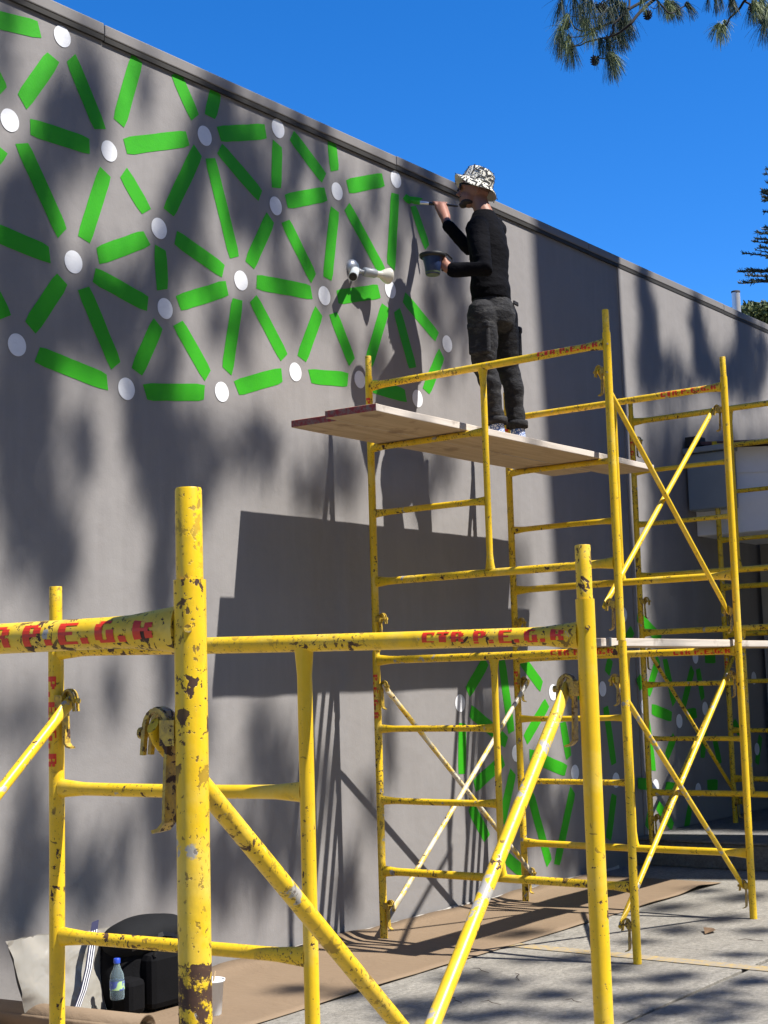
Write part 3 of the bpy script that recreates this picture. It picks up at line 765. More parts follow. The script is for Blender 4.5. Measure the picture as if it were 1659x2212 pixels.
limb(body, [fist - hx * .025 + ZZ * .02 + vf * .018, fist + hx * .0 + ZZ * .050 + vf * .014, fist + hx * .028 + ZZ * .056 - vf * .002], [.015, .012, .0095], 8)
person = put_mesh('person', solid(body, .0062, 4), skin.m, None, Pp)
tag(person, 'person in a patterned bucket hat and black clothes painting the wall with a brush', 'person')

cloth = NT('black_cotton', .9, .08)
cloth.col(cloth.mix(cloth.noise(9, 4), (.0022, .0022, .0034), (.0042, .0042, .0062))); cloth.bump(cloth.noise(22, 4, .6, stretch=(1, 1, 1.6)), .5, .02)
sh = MB()
def ell(c, la, de): return (Vector(c), RB, FB, la, de)
W0 = waist - ZZ * .045
sh.loft([ell(W0, .150, .122), ell(waist + ZZ * .03, .158, .122), ell(waist.lerp(chest, .5), .152, .115), ell(chest, .172, .122), ell(chest.lerp(nk, .45), .185, .118), ell(chest.lerp(nk, .72), .165, .100), ell(nk - ZZ * .022, .105, .082), ell(nk + ZZ * .012, .072, .068)], 28)
limb(sh, [nk - ZZ * .10 - RB * .08, shL, shL.lerp(elL, .5), elL, elL.lerp(wrL, .5), wrL - (wrL - elL).normalized() * .02], [.075, .074, .062, .058, .050, .046])
limb(sh, [nk - ZZ * .10 + RB * .08, shR, shR.lerp(elR, .5), elR, elR.lerp(wrR, .5), wrR - (wrR - elR).normalized() * .012], [.075, .074, .062, .056, .046, .041])
def wr(c):
    k = .5 + .5 * max(0, 1 - abs(c.z - waist.z - .05) / .22)
    return .013 * k * (.35 - abs(noise.noise((c.x * 6 + c.z * 4, c.y * 6, c.z * 15 - c.x * 3)))) + .007 * noise.noise((c.x * 4, c.y * 4 + 3, c.z * 6)) + .003
put_mesh('sweater', solid(sh, .0085, 4, disp=wr), cloth.m, person)

tr_m = NT('washed_black_trousers', .85, .25)
c = tr_m.mix(tr_m.noise(6, 5, .65), (.010, .010, .013), (.024, .024, .027))
c = tr_m.mix(tr_m.ramp(tr_m.noise(14, 5, .7, stretch=(1, 1, 1.8), off=3), .5, .72), c, (.058, .057, .057))
tr_m.col(c); tr_m.bump(tr_m.noise(26, 5, .65, stretch=(1, 1, 2)), .6, .02)
tr = MB(); pel = hipL.lerp(hipR, .5) + ZZ * .02
tr.loft([ell(waist + ZZ * .02, .142, .116), ell(waist - ZZ * .03, .150, .122), ell(pel + ZZ * .06 - FB * .012, .170, .136), ell(pel - FB * .015, .176, .138), ell(pel - ZZ * .07 - FB * .01, .165, .12), ell(pel - ZZ * .10, .12, .09)], 28)
for h_, k_, a_, o in ((hipL, knL, anL, -1), (hipR, knR, anR, 1)):
    e = a_ + ZZ * .012
    limb(tr, [h_ + ZZ * .03 + RB * o * .005, h_.lerp(k_, .5) - FB * .004, k_, k_.lerp(e, .35) - FB * .02, k_.lerp(e, .7), e], [.100, .096, .082, .074, .068, .068], 18)
def wr2(c):
    kz = max(max(0, 1 - abs(c.z - knL.z + .06) / .2), max(0, 1 - abs(c.z - anL.z - .06) / .16), .5 * max(0, 1 - abs(c.z - pel.z + .1) / .16))
    return .012 * kz * noise.noise((c.x * 6 + c.z * 5, c.y * 6 - c.z * 5, c.z * 22)) - .004 * kz + .007 * noise.noise((c.x * 5, c.y * 5 + 9, c.z * 6))
trousers = put_mesh('trousers', solid(tr, .0085, 4, disp=wr2), tr_m.m, person)
for o, hh, kk in ((-1, hipL, knL), (1, hipR, knR)):
    c = hh.lerp(kk, .50) + RB * o * .078 - FB * .01
    mb = MB(); mb.box(c, .045, .15, .18, RB, FB, ZZ); mb.box(c + ZZ * .10 + RB * o * .004, .052, .158, .05, RB, FB, ZZ)
    put('cargo_pocket', mb, tr_m.m, trousers, bevel=.014)
c = U(1083, 646, 1, 5.0); mb = MB(); mb.box(pel + ZZ * .075 - FB * .150 + RB * .05, .075, .012, .028, RB, FB, ZZ); put('pocket_flap', mb, tr_m.m, trousers, bevel=.005)
for a_ in (anL, anR):
    hm = MB(); rr = []
    hm.loft([(a_ + ZZ * z, RB, FB, r, r) for z, r in ((-.018, .070), (-.018, .0745), (.012, .0755), (.028, .074), (.028, .066))], 22, False); put('turned_hem', hm, tr_m.m, trousers)
# patterned slipper socks
so = NT('blue_white_pattern', .8, .3)
v = so.n.new('ShaderNodeTexVoronoi'); v.feature = 'DISTANCE_TO_EDGE'; v.inputs['Scale'].default_value = 62
so.l.new(so.pos(), v.inputs['Vector']); so.col(so.mix(so.ramp(v.outputs['Distance'], .10, .16), (.05, .12, .36), (.62, .68, .80)))
for a_ in (anL, anR):
    s_ = MB(); fl = zp + .042
    b0 = Vector((a_.x, a_.y, 0)); D_ = FB
    limb(s_, [a_ + ZZ * .03, Vector((a_.x, a_.y - .01, fl + .055))], [.048, .050])
    limb(s_, [b0 - D_ * .045 + ZZ * (fl + .042), b0 + D_ * .06 + ZZ * (fl + .046), b0 + D_ * .15 + ZZ * (fl + .036)], [.041, .046, .034])
    s_.box(b0 + D_ * .05 + ZZ * (fl + .013), .075, .26, .024, RB, D_, ZZ)
    put_mesh('patterned_sock', solid(s_, .007, 4), so.m, person)
# hat: crown, brim and printed marks
hatm = plain('hat_cotton', (.66, .635, .55), .85, .05, 20, .25, 200)
hc = H(-.012, 0, .052); hu = (Uh * .955 - F * .30).normalized(); hf = (F - hu * F.dot(hu)).normalized(); hl = hu.cross(hf)
hp = [(.150, -.040), (.146, -.034), (.124, -.014), (.106, .000), (.103, .020), (.098, .055), (.090, .085), (.076, .100), (.045, .107), (.004, .109)]
def hat_pt(s, t, lift=0):
    s = max(0, min(len(hp) - 1.001, s)); i = int(s); f_ = s - i
    r = hp[i][0] * (1 - f_) + hp[i + 1][0] * f_ + lift; z = hp[i][1] * (1 - f_) + hp[i + 1][1] * f_ + (lift * .7 if s > 6 else lift * .4)
    br = max(0, (r - .104) / .046)
    z += br * (.028 * math.cos(t) ** 2 * (1 if math.cos(t) > 0 else .25) - .020 * math.sin(t) ** 2 + .010 * math.sin(3 * t + 1))
    r *= 1 + .03 * math.sin(2 * t + .5) * min(1, br + .4)
    return hc + hf * r * math.cos(t) * 1.06 + hl * r * math.sin(t) * .98 + hu * z
hat = MB(); n = 40; m = 28; vs = [hat_pt((len(hp) - 1) * j / m, 2 * math.pi * i / n) for j in range(m + 1) for i in range(n)]
hat.add(vs, [(j * n + i, j * n + (i + 1) % n, (j + 1) * n + (i + 1) % n, (j + 1) * n + i) for j in range(m) for i in range(n)], True)
hato = put('bucket_hat', hat, hatm, person); sl = hato.modifiers.new('t', 'SOLIDIFY'); sl.thickness = .003; sl.offset = -1
pr2 = MB(); rr = random.Random(5); used = []
tries = 0
while tries < 7000 and len(used) < 290:
    tries += 1
    s = rr.uniform(.25, 8.3); t = rr.uniform(0, 2 * math.pi); P0 = hat_pt(s, t)
    isdot = rr.random() < .3
    need = .012 if isdot else .026
    if any((P0 - q).length < (need + w_) * .5 for q, w_ in used): continue
    used.append((P0, need))
    ds = .05; tu = (hat_pt(s, t + .02) - hat_pt(s, t - .02)).normalized(); tv = (hat_pt(s + .1, t) - hat_pt(s - .1, t)).normalized()
    nn = tu.cross(tv); nn = nn if nn.dot(P0 - hc) > 0 else -nn
    ang = rr.choice((0, .52, 1.05, 1.57, 2.1, 2.62)) + rr.uniform(-.12, .12)
    e1 = tu * math.cos(ang) + tv * math.sin(ang); e2 = nn.cross(e1)
    ln, wd = ((.0048, .0048) if isdot else (.0205, .0056))
    if isdot: ring = [P0 + nn * .0028 + e1 * ln * math.cos(q) + e2 * ln * math.sin(q) for q in [i * math.pi / 4 for i in range(8)]]
    else: ring = [P0 + nn * .0032 + e1 * x + e2 * y for x, y in ((-ln, -wd * .6), (-ln * .93, -wd), (ln * .93, -wd), (ln, -wd * .6), (ln, wd * .6), (ln * .93, wd), (-ln * .93, wd), (-ln, wd * .6))]
    pr2.add(ring, [tuple(range(8))])
pt = put('printed_marks', pr2, plain('print_black', (.012, .012, .014), .85), hato); tag(pt, kind='stuff')
# sunglasses and beard
sg = MB()
for s in (-1, 1):
    sg.box(H(.102, s * .032, .012), .010, .052, .034, (F + Lh * s * -.15).normalized(), (Lh + F * s * .15).normalized(), Uh)
    sg.box(H(.052, s * .080, .018), .10, .005, .014, (F - Lh * s * .02), Lh, Uh)
sg.box(H(.108, 0, .018), .006, .02, .006, F, Lh, Uh); put('sunglasses', sg, M['black'], person, bevel=.003)
bm_ = MB(); bm_.ellipsoid(H(.068, 0, -.104), (F, Lh, Uh), (.031, .034, .022)); bm_.ellipsoid(H(.092, 0, -.054), (F, Lh, Uh), (.013, .026, .006)); bm_.ellipsoid(H(.042, 0, -.088), (F, Lh, Uh), (.050, .0605, .024))
put_mesh('beard', solid(bm_, .006, 2, disp=lambda c: .002 * noise.noise(c * 90)), plain('beard_hair', (.045, .03, .024), .9, .3, 60), person)
hr = MB(); hr.ellipsoid(H(-.022, 0, .028), (F, Lh, Uh), (.086, .078, .080)); put_mesh('hair', solid(hr, .008, 2), plain('cropped_hair', (.13, .065, .045), .8, .3, 80), person)

pot = thing('paint_pail', pb, 'dark blue hand held paint pail gripped by the painter', 'paint pail')
pbl = plain('pail_blue', (.010, .026, .085), .45, .2, 14); pbk = plain('pail_black', (.0035, .0035, .005), .6, .2)
mb = MB(); mb.loft([(pb + pu * PLn * t, pr_, pf, r, r) for t, r in ((0, .042), (.02, .046), (.5, .055), (.85, .066), (.97, .070), (.97, .066), (.5, .052), (.06, .041))], 28); put('bucket', mb, pbl, pot)
mb = MB(); mb.loft([(pb + pu * PLn * t, pr_, pf, r * 1.05, r) for t, r in ((.82, .067), (.83, .074), (.88, .081), (1.0, .083), (1.015, .080), (.98, .070), (.82, .066))], 28, False); put('rim', mb, pbk, pot)
mb = MB(); mb.loft([(pb + pu * PLn * t, pr_, pf, r, r) for t, r in ((-.02, .036), (-.01, .043), (.08, .0478), (.14, .0488))], 28); put('base', mb, plain('pail_paint_residue', (.06, .085, .045), .5, .3, 20), pot)
mb = MB(); mb.path([pc + pr_ * .088, fist + ZZ * .05 + hx * .02, fist + hx * .022, fist - ZZ * .05 + hx * .016, pb + pr_ * .066 + pu * .03], [.010, .011, .012, .011, .008], 10); put('handle', mb, pbk, pot)
mb = MB(); mb.strip([pc + pr_ * .095 - vf * .0, fist + pr_ * .055 + ZZ * .03, fist + pr_ * .048 - ZZ * .045, fist + pr_ * .03 - ZZ * .065], vf, .03, th=.004); put('hand_strap', mb, pbk, pot)
br = thing('paint_brush', bt, 'black handled paint brush with green bristles touching the wall', 'paint brush')
a_ = bd.orthogonal().normalized(); b_ = bd.cross(a_)
mb = MB(); mb.loft([(bt + bd * BL * t, a_, b_, r, r) for t, r in ((.38, .0095), (.42, .011), (.6, .0115), (.66, .0105), (.8, .0095), (.96, .007), (1, .005))], 16); put('handle', mb, M['black'], br)
mb = MB(); mb.loft([(bt + bd * BL * t, a_, b_, r, r) for t, r in ((.22, .013), (.24, .0138), (.36, .012), (.40, .0105))], 16); put('ferrule', mb, plain('ferrule_steel', (.6, .6, .6), .3, metal=.8), br)
mb = MB()
for i in range(70):
    q = 2 * math.pi * random.random(); r = .012 * math.sqrt(random.random()); e = a_ * math.cos(q) * r + b_ * math.sin(q) * r
    mb.path([bt + bd * BL * .24 + e, bt + bd * BL * .12 + e * 1.1, bt + bd * .004 + e * .55 + ZZ * .006], [.0017, .0016, .0007], 4)
o = put('bristles', mb, plain('bristle_paint', (.05, .42, .012), .4, .4, 60), br); tag(o, kind='stuff')

# ------------------------------------------------------------------ things on the ground by the wall
def at(px, py, y): return U(px, py, 1, y)
bk = thing('backpack', (5.28, 5.42, 0), 'black backpack leaning on the wall with a water bottle in its side pocket', 'backpack')
bpm = plain('backpack_nylon', (.0045, .0045, .0055), .85, .3, 20, .3, 120, .12); bpg = plain('backpack_flap_grey', (.009, .0095, .011), .8, .2, 20, .3, 120, .15)
mb = MB(); mb.loft([(Vector((5.275, 5.455 + .02 * z, z)), Vector((1, 0, 0)), Vector((0, 1, 0)), rx * 1.0, ry) for z, rx, ry in ((.004, .19, .09), (.02, .225, .115), (.12, .245, .135), (.24, .235, .130), (.34, .215, .115), (.40, .16, .08), (.42, .05, .03))], 26)
put_mesh('main_bag', solid(mb, .012, 2, disp=lambda c: .010 * noise.noise((c.x * 8, c.y * 8, c.z * 11)) - .006 * abs(noise.noise((c.x * 16, c.y * 9, c.z * 5)))), bpm, bk)
hd_ = MB(); hd_.ellipsoid((5.29, 5.44, .34), ((1, 0, .03), (0, 1, 0), (0, 0, 1)), (.262, .15, .105), 26, 13)
put_mesh('top_flap', solid(hd_, .014, 2, disp=lambda c: .010 * noise.noise((c.x * 7, c.y * 7, c.z * 12))), bpg, bk)
mb = MB(); mb.box((5.30, 5.32, .15), .26, .10, .27); put('front_pocket', mb, bpm, bk, bevel=.035)
mb = MB(); mb.box((5.085, 5.34, .10), .12, .13, .17); put('side_pocket', mb, bpm, bk, bevel=.03)
mb = MB(); mb.strip([(5.36, 5.30, .345), (5.40, 5.255, .29), (5.435, 5.235, .20), (5.44, 5.245, .11), (5.41, 5.27, .03), (5.37, 5.29, .01)], (1, -.45, .25), [.05, .058, .06, .055, .04, .03], th=.014); put('shoulder_strap', mb, bpg, bk, bevel=.004)
mb = MB(); mb.strip([(5.22, 5.30, .352), (5.27, 5.29, .365), (5.34, 5.28, .35)], (0, .5, 1), .022, th=.006); mb.box((5.20, 5.275, .28), .016, .01, .022); put('buckle_strap', mb, M['black'], bk)
mb = MB(); mb.strip([(5.10, 5.33, .31), (5.2, 5.312, .325), (5.36, 5.308, .322), (5.50, 5.33, .30)], (0, -.2, 1), .010, th=.006); put('zip', mb, M['black'], bk)
bo = at(253, 2118, 5.315); bot = thing('water_bottle', (bo.x, bo.y, bo.z - .05), 'clear water bottle with a blue cap in the backpack side pocket', 'bottle')
bz = bo.z - .085
pet = NT('clear_plastic', .08, .5); pet.col((.55, .72, .80)); pet.b.inputs['Transmission Weight'].default_value = .85; pet.b.inputs['IOR'].default_value = 1.3
X3, Y3 = Vector((1, 0, 0)), Vector((0, 1, 0))
mb = MB(); mb.loft([(Vector((bo.x, bo.y, bz + z)), X3, Y3, r, r) for z, r in ((0, .030), (.01, .034), (.09, .034), (.115, .031), (.145, .017), (.158, .013), (.17, .013))], 22); put('bottle_body', mb, pet.m, bot)
mb = MB(); mb.loft([(Vector((bo.x, bo.y, bz + z)), X3, Y3, r, r) for z, r in ((.165, .016), (.185, .016), (.187, .014))], 18); put('cap', mb, plain('cap_blue', (.02, .06, .42), .4), bot)
lm = NT('bottle_label', .5, .3); lm.col(lm.mix(lm.ramp(lm.noise(32, 2, off=4), .48, .52), (.10, .14, .42), (.42, .62, .28)))
mb = MB(); mb.loft([(Vector((bo.x, bo.y, bz + z)), X3, Y3, .0352, .0352) for z in (.045, .085)], 22, False); put('label', mb, lm.m, bot)

tb = thing('tote_bag', (4.8, 5.55, 0), 'pale translucent plastic tote bag with a navy and white striped strap', 'bag')
tm = NT('tote_plastic', .25, .5); tm.col(tm.mix(tm.noise(6, 4), (.25, .235, .205), (.33, .31, .275))); tm.bump(tm.noise(6, 2, .5, dist=.8), .55, .03)
q00, q10, q01, q11 = Vector((4.62, 5.50, 0)), Vector((5.16, 5.50, 0)), at(18, 2034, 5.53), at(236, 2000, 5.56)
mb = MB(); nx, nz = 22, 16; vs = []; fs = []
for side in (0, 1):
    for j in range(nz + 1):
        for i in range(nx + 1):
            s, t = i / nx, j / nz
            p = (q00.lerp(q10, s)).lerp(q01.lerp(q11, s), t)
            d = (.075 * math.sin(math.pi * s) ** .5 * (1 - .75 * t) if 0 < i < nx else 0)
            w = .018 * noise.noise((s * 4, t * 3, side * 3)) + .050 * (.25 - abs(noise.noise((s * 4 + t * 2.5, t * 2 - s * 1.5, 5 + side)))) * (.3 + .7 * t)
            vs.append(p + Vector((0, (-d - w) if side == 0 else (d * .5 + w), .008 * math.sin(s * 6) * t)))
o_ = (nx + 1) * (nz + 1)
for side in (0, 1):
    for j in range(nz):
        for i in range(nx):
            f_ = (side * o_ + j * (nx + 1) + i, side * o_ + j * (nx + 1) + i + 1, side * o_ + (j + 1) * (nx + 1) + i + 1, side * o_ + (j + 1) * (nx + 1) + i)
            fs.append(f_ if side == 0 else f_[::-1])
mb.add(vs, fs, True); put('bag_body', mb, tm.m, tb)
navy = plain('strap_navy', (.012, .014, .05), .7); wht = plain('strap_white', (.72, .72, .74), .7)
tp = [at(206, 1990, 5.50), at(203, 2010, 5.44), at(199, 2040, 5.42), at(192, 2090, 5.405), at(180, 2140, 5.40), at(166, 2178, 5.40)]
mb = MB(); mb.strip(tp, (1, 0, .15), .046, th=.004); stp = put('strap', mb, navy, tb)
for k_ in (-1, 0, 1):
    mb = MB(); mb.strip([p + Vector((k_ * .0145, -.0035, k_ * .002)) for p in tp], (1, 0, .15), .0062, th=.001); put('white_stripe', mb, wht, stp)

ro = thing('kraft_paper_roll', (4.71, 5.3, .07), 'thick brown kraft paper roll lying in front of the tote bag', 'paper roll')
mb = MB(); ra, rb_ = Vector((4.62, 5.80, .068)), Vector((4.735, 4.86, .068)); dd = (rb_ - ra).normalized(); sx = dd.cross(ZZ)
pts = []; vs = []; fs = []; N = 88
for e in (ra, rb_):
    for i in range(N):
        t = 2 * math.pi * 2.6 * i / (N - 1); r = .066 - .0022 * t / (2 * math.pi) * 1.6
        vs.append(e + sx * r * math.cos(-t + .4) + ZZ * (r * math.sin(-t + .4)))
fs = [(i, i + 1, N + i + 1, N + i) for i in range(N - 1)]
mb.add(vs, fs, True); o = put('rolled_sheet', mb, M['paper'], ro); sl = o.modifiers.new('t', 'SOLIDIFY'); sl.thickness = .0015
cu = U(462, 2192, 2, .004); cp = thing('plastic_cup', cu, 'small white plastic cup with a wooden stirrer on the kraft paper', 'cup')
cw = plain('cup_white', (.74, .75, .76), .35, .04)
hgt = .165; cb = Vector((cu.x - .012, cu.y, .006))
mb = MB(); mb.loft([(cb + ZZ * z, X3, Y3, r, r) for z, r in ((0, .042), (.004, .045), (hgt - .012, .058), (hgt - .012, .064), (hgt, .065), (hgt, .059), (.01, .042))], 26); put('cup_body', mb, cw, cp)
mb = MB(); mb.tube(cb + Vector((-.02, 0, .02)), cb + Vector((.045, .02, hgt + .028)), .005, n=8); put('stirrer', mb, M['ply'], cp)
for i, (px, py, L_, an) in enumerate(((1040, 2096, .16, .2), (1120, 2110, .20, -.3), (1062, 2166, .12, .5), (985, 2160, .14, .1), (1300, 2166, .16, -.1), (1240, 2162, .1, .4), (1621, 2031, .14, .9))):
    c = U(px, py, 2, .004); dv = Vector((math.cos(an + .9), math.sin(an + .9), 0)); sv = Vector((-dv.y, dv.x, 0))
    mb = MB(); mb.path([c - dv * L_ / 2, c - dv * L_ * .1 + sv * .012 + ZZ * .004, c + dv * L_ * .2 - sv * .006 + ZZ * .006, c + dv * L_ / 2 + sv * .014], [.0012, .002, .002, .0008], 6)
    o = put('fallen_twig', mb, plain('twig_brown', (.06, .04, .028), .9) if i == 0 else bpy.data.materials['twig_brown'], None, c)
    tag(o, ('long dry twig on the concrete nearest the kraft paper edge', 'thin dry twig on the concrete just left of the near post', 'short dry twig midway between the brace and the near post', 'dry twig close to the diagonal brace of the near scaffold', 'dry twig just right of the near scaffold post', 'short dry twig partly behind the near scaffold post', 'dry twig at the right edge beside the curled leaf')[i], 'twig', 'dry twigs on the concrete')
lf = MB(); c = U(1530, 2012, 2, .006); lf.add([c + Vector(v) for v in ((-.09, -.02, 0), (0, -.05, .012), (.1, .01, .004), (.02, .04, .02))], [(0, 1, 2, 3)])
o = put('fallen_leaf', lf, plain('dry_leaf', (.14, .085, .045), .9, .3), None, c); tag(o, 'curled brown dry leaf lying on the concrete at the right', 'leaf')

# ------------------------------------------------------------------ trees
def leafmat(name, a, b, scale=3.0, trans=.25, rough=.6):
    t = NT(name, rough, .3); t.col(t.mix(t.ramp(t.noise(scale, 3), .35, .65), a, b))
    return t.m
mpine = leafmat('pine_needles', (.030, .050, .016), (.075, .10, .030), 2.2)
mbark = plain('pine_bark', (.07, .05, .038), .95, .35, 6, .8, 14)

def quads(P, D, W, mat, name, parent=None, loc=None, kind=None):
    """many thin blades at once: P base (n,3), D direction*length, W half width vector"""
    n = len(P); v = np.empty((n, 4, 3), 'f')
    v[:, 0] = P - W; v[:, 1] = P + W; v[:, 2] = P + D + W * .5; v[:, 3] = P + D - W * .5
    org = ORG[parent.name] if parent is not None else Vector(loc)
    v -= np.array(org, 'f')
    me = bpy.data.meshes.new(name); me.vertices.add(n * 4); me.loops.add(n * 4); me.polygons.add(n)
    me.vertices.foreach_set('co', v.ravel()); me.loops.foreach_set('vertex_index', np.arange(n * 4, dtype='i'))
    me.polygons.foreach_set('loop_start', np.arange(0, n * 4, 4, dtype='i')); me.polygons.foreach_set('loop_total', np.full(n, 4, 'i'))
    me.materials.append(mat); me.update(calc_edges=True)
    o = put(name, me, mat, parent, loc)
    if kind: o['kind'] = kind
    return o
def unit(a): return a / np.linalg.norm(a, axis=1)[:, None]

# --- the tall pines that stand behind the viewer; their boughs hang in the sun and dapple the wall
SV = np.array([.28, -1, 1.55])                         # towards the sun, per metre off the wall
needP = []; limbs = []
def bough(x, z, rx, rz, s=None, tau=2.0, y=WY):
    """a bough whose shade falls round (x, y, z)"""
    s = rng.uniform(9.5, 12.0) if s is None else s
    tau *= 3.6; rz *= 1.15
    area = math.pi * rx * rz * .56; n = int(tau * area / .0046) + 6
    q = rng.normal(size=(n, 2)); q = q / np.maximum(1, np.linalg.norm(q, axis=1) / 1.6)[:, None] * .62
    dz = rng.normal(size=n) * .35
    ss = s + dz
    c = np.stack([x + q[:, 0] * rx + SV[0] * ss, y + SV[1] * ss, z + q[:, 1] * rz + SV[2] * ss], 1)
    needP.append(c); limbs.append((Vector((x + SV[0] * s, y + SV[1] * s, z + SV[2] * s)), rx, rz))
def bp(px, py, rx, ry, tau=2.0, s=None, x_only=False):
    c = U(px, py, 1, WY); e = U(px + rx, py, 1, WY); v = U(px, py + ry, 1, WY)
    bough(c.x, c.z, abs(e.x - c.x) * .98, abs(v.z - c.z) * 1.05, rng.uniform(7.4, 9.8) if s is None else s, tau)
def gp(px, py, rx, ry, tau=1.8, s=None):
    c = U(px, py, 2, 0); k = (WY - c.y)
    e = U(px + rx, py, 2, 0); v = U(px, py + ry, 2, 0)
    # along the ray the shade on the ground at (x, y) passes the wall plane at z = -1.55 k
    bough(c.x - .28 * k, -1.55 * k, abs((e - c).length), abs(v.y - c.y) * 1.2 + .06, s, tau)
DARK = [
 (130, 225, 26, 40, 1.8), (205, 300, 22, 50, 1.8), (160, 330, 26, 36, 1.6), (25, 430, 30, 50, 1.8), (90, 520, 40, 44, 2.0), (30, 610, 40, 50, 2.0), (215, 650, 34, 60, 2.0), (280, 640, 28, 50, 2.0), (160, 720, 40, 60, 1.8), (110, 700, 34, 60, 1.8), (60, 760, 50, 60, 2.0), (345, 690, 18, 50, 1.6), (355, 880, 24, 70, 2.0), (352, 960, 26, 60, 2.0), (60, 910, 46, 50, 2.0), (100, 960, 22, 40, 1.4),
 (310, 185, 16, 44, 1.3), (650, 300, 12, 40, 1.5), (500, 330, 30, 50, 1.8), (560, 410, 26, 44, 1.7), (590, 440, 22, 44, 1.6), (430, 560, 24, 40, 1.4), (610, 620, 16, 44, 1.2), (540, 680, 18, 44, 1.2), (700, 480, 14, 50, 1.4), (810, 420, 12, 50, 1.5), (740, 430, 12, 50, 1.3), (905, 470, 16, 50, 1.6), (930, 660, 16, 50, 1.4), (960, 760, 20, 50, 1.5),
 (40, 1180, 26, 60, 1.6), (110, 1260, 30, 44, 1.6), (440, 960, 24, 44, 1.4), (250, 1500, 24, 50, 1.0), (60, 1740, 34, 60, 1.3), (260, 1850, 24, 60, 1.4), (130, 1850, 30, 50, 1.4), (420, 1830, 26, 60, 1.6), (560, 1900, 34, 50, 1.6), (640, 1860, 24, 60, 1.5), (700, 1700, 18, 60, 1.2),
 (8, 22, 24, 26, 1.6), (10, 150, 16, 60, 1.6), (182, 150, 26, 62, 2.2), (196, 225, 32, 55, 2.2), (150, 262, 52, 40, 2.0), (118, 285, 36, 40, 1.9), (92, 385, 34, 48, 2.0), (66, 440, 40, 46, 2.2), (22, 500, 34, 62, 2.2), (40, 565, 50, 46, 2.0),
 (478, 225, 30, 52, 2.4), (450, 292, 34, 50, 2.4), (424, 380, 32, 60, 2.4), (398, 458, 38, 52, 2.2), (515, 430, 34, 52, 2.2), (552, 470, 30, 60, 1.8), (376, 540, 40, 52, 2.4), (340, 600, 32, 50, 2.2), (266, 670, 38, 62, 2.2), (222, 720, 36, 70, 2.2), (300, 690, 34, 46, 1.6), (368, 765, 16, 60, 1.6), (176, 640, 30, 46, 1.4),
 (22, 690, 36, 70, 2.0), (50, 850, 66, 66, 2.4), (20, 940, 40, 60, 2.2), (110, 600, 30, 40, 1.4), (24, 980, 40, 50, 2.0),
 (545, 350, 16, 75, 1.7), (635, 362, 15, 80, 1.7), (694, 335, 16, 60, 1.6), (585, 300, 12, 50, 1.3), (874, 392, 13, 60, 2.0), (920, 402, 22, 62, 2.0), (936, 512, 14, 60, 1.8), (772, 545, 22, 66, 2.2), (856, 525, 10, 85, 1.4), (978, 590, 22, 60, 1.8), (985, 480, 14, 70, 1.6), (660, 560, 18, 46, 1.3), (600, 520, 16, 60, 1.4), (1000, 700, 14, 70, 1.4),
 (700, 640, 14, 40, 1.1), (470, 690, 20, 46, 1.2), (520, 740, 16, 46, 1.2), (640, 700, 14, 40, 1.0), (750, 760, 16, 50, 1.3), (820, 800, 22, 60, 1.6),
 (178, 965, 30, 58, 2.0), (70, 1060, 34, 50, 2.2), (90, 1130, 36, 70, 2.4), (130, 1180, 30, 60, 1.8), (20, 1090, 26, 60, 2.0), (152, 1215, 16, 40, 1.4), (306, 905, 34, 60, 2.4), (318, 1000, 34, 66, 2.4), (384, 1020, 34, 56, 2.2), (356, 1130, 24, 80, 2.3), (350, 1240, 20, 80, 2.2), (356, 1330, 18, 60, 2.0), (364, 1460, 18, 70, 2.0), (300, 850, 40, 40, 2.0),
 (405, 935, 30, 40, 1.5), (570, 975, 30, 56, 1.9), (520, 960, 26, 50, 1.3), (668, 1070, 40, 42, 1.7), (742, 1030, 42, 44, 1.8), (470, 1010, 22, 50, 1.3), (910, 1050, 26, 46, 1.6), (960, 1000, 24, 40, 1.2), (430, 1090, 26, 40, 1.2),
 (40, 1560, 70, 26, 1.3), (130, 1560, 60, 24, 1.1), (66, 1890, 34, 80, 2.3), (30, 1960, 40, 60, 2.0), (196, 1910, 34, 64, 2.2), (350, 1740, 28, 110, 2.3), (356, 1860, 30, 70, 2.2), (500, 1830, 44, 62, 2.1), (470, 1910, 50, 60, 1.9), (595, 1680, 46, 70, 1.9), (560, 1610, 30, 60, 1.4), (600, 1790, 34, 60, 1.4), (440, 1560, 20, 60, 1.0),
 (840, 1580, 16, 90, 1.2), (752, 1920, 20, 60, 1.9), (800, 1760, 22, 50, 1.0), (1050, 1560, 40, 70, 1.5), (1090, 1640, 34, 60, 1.5), (1160, 1730, 30, 66, 2.0), (1110, 1820, 30, 60, 1.6), (1040, 1740, 26, 50, 1.2), (1216, 1800, 26, 80, 1.8),
 (1124, 1250, 24, 60, 1.0),
 (1388, 640, 13, 62, 2.4), (1404, 735, 17, 70, 2.6), (1394, 800, 22, 50, 2.2), (1503, 708, 12, 56, 2.2), (1515, 770, 18, 40, 2.0), (1606, 716, 18, 70, 2.4), (1640, 770, 16, 40, 1.8), (1450, 820, 46, 34, 1.7), (1540, 815, 40, 30, 2.2), (1600, 820, 40, 40, 2.2),
]
for a in DARK: bp(*a)
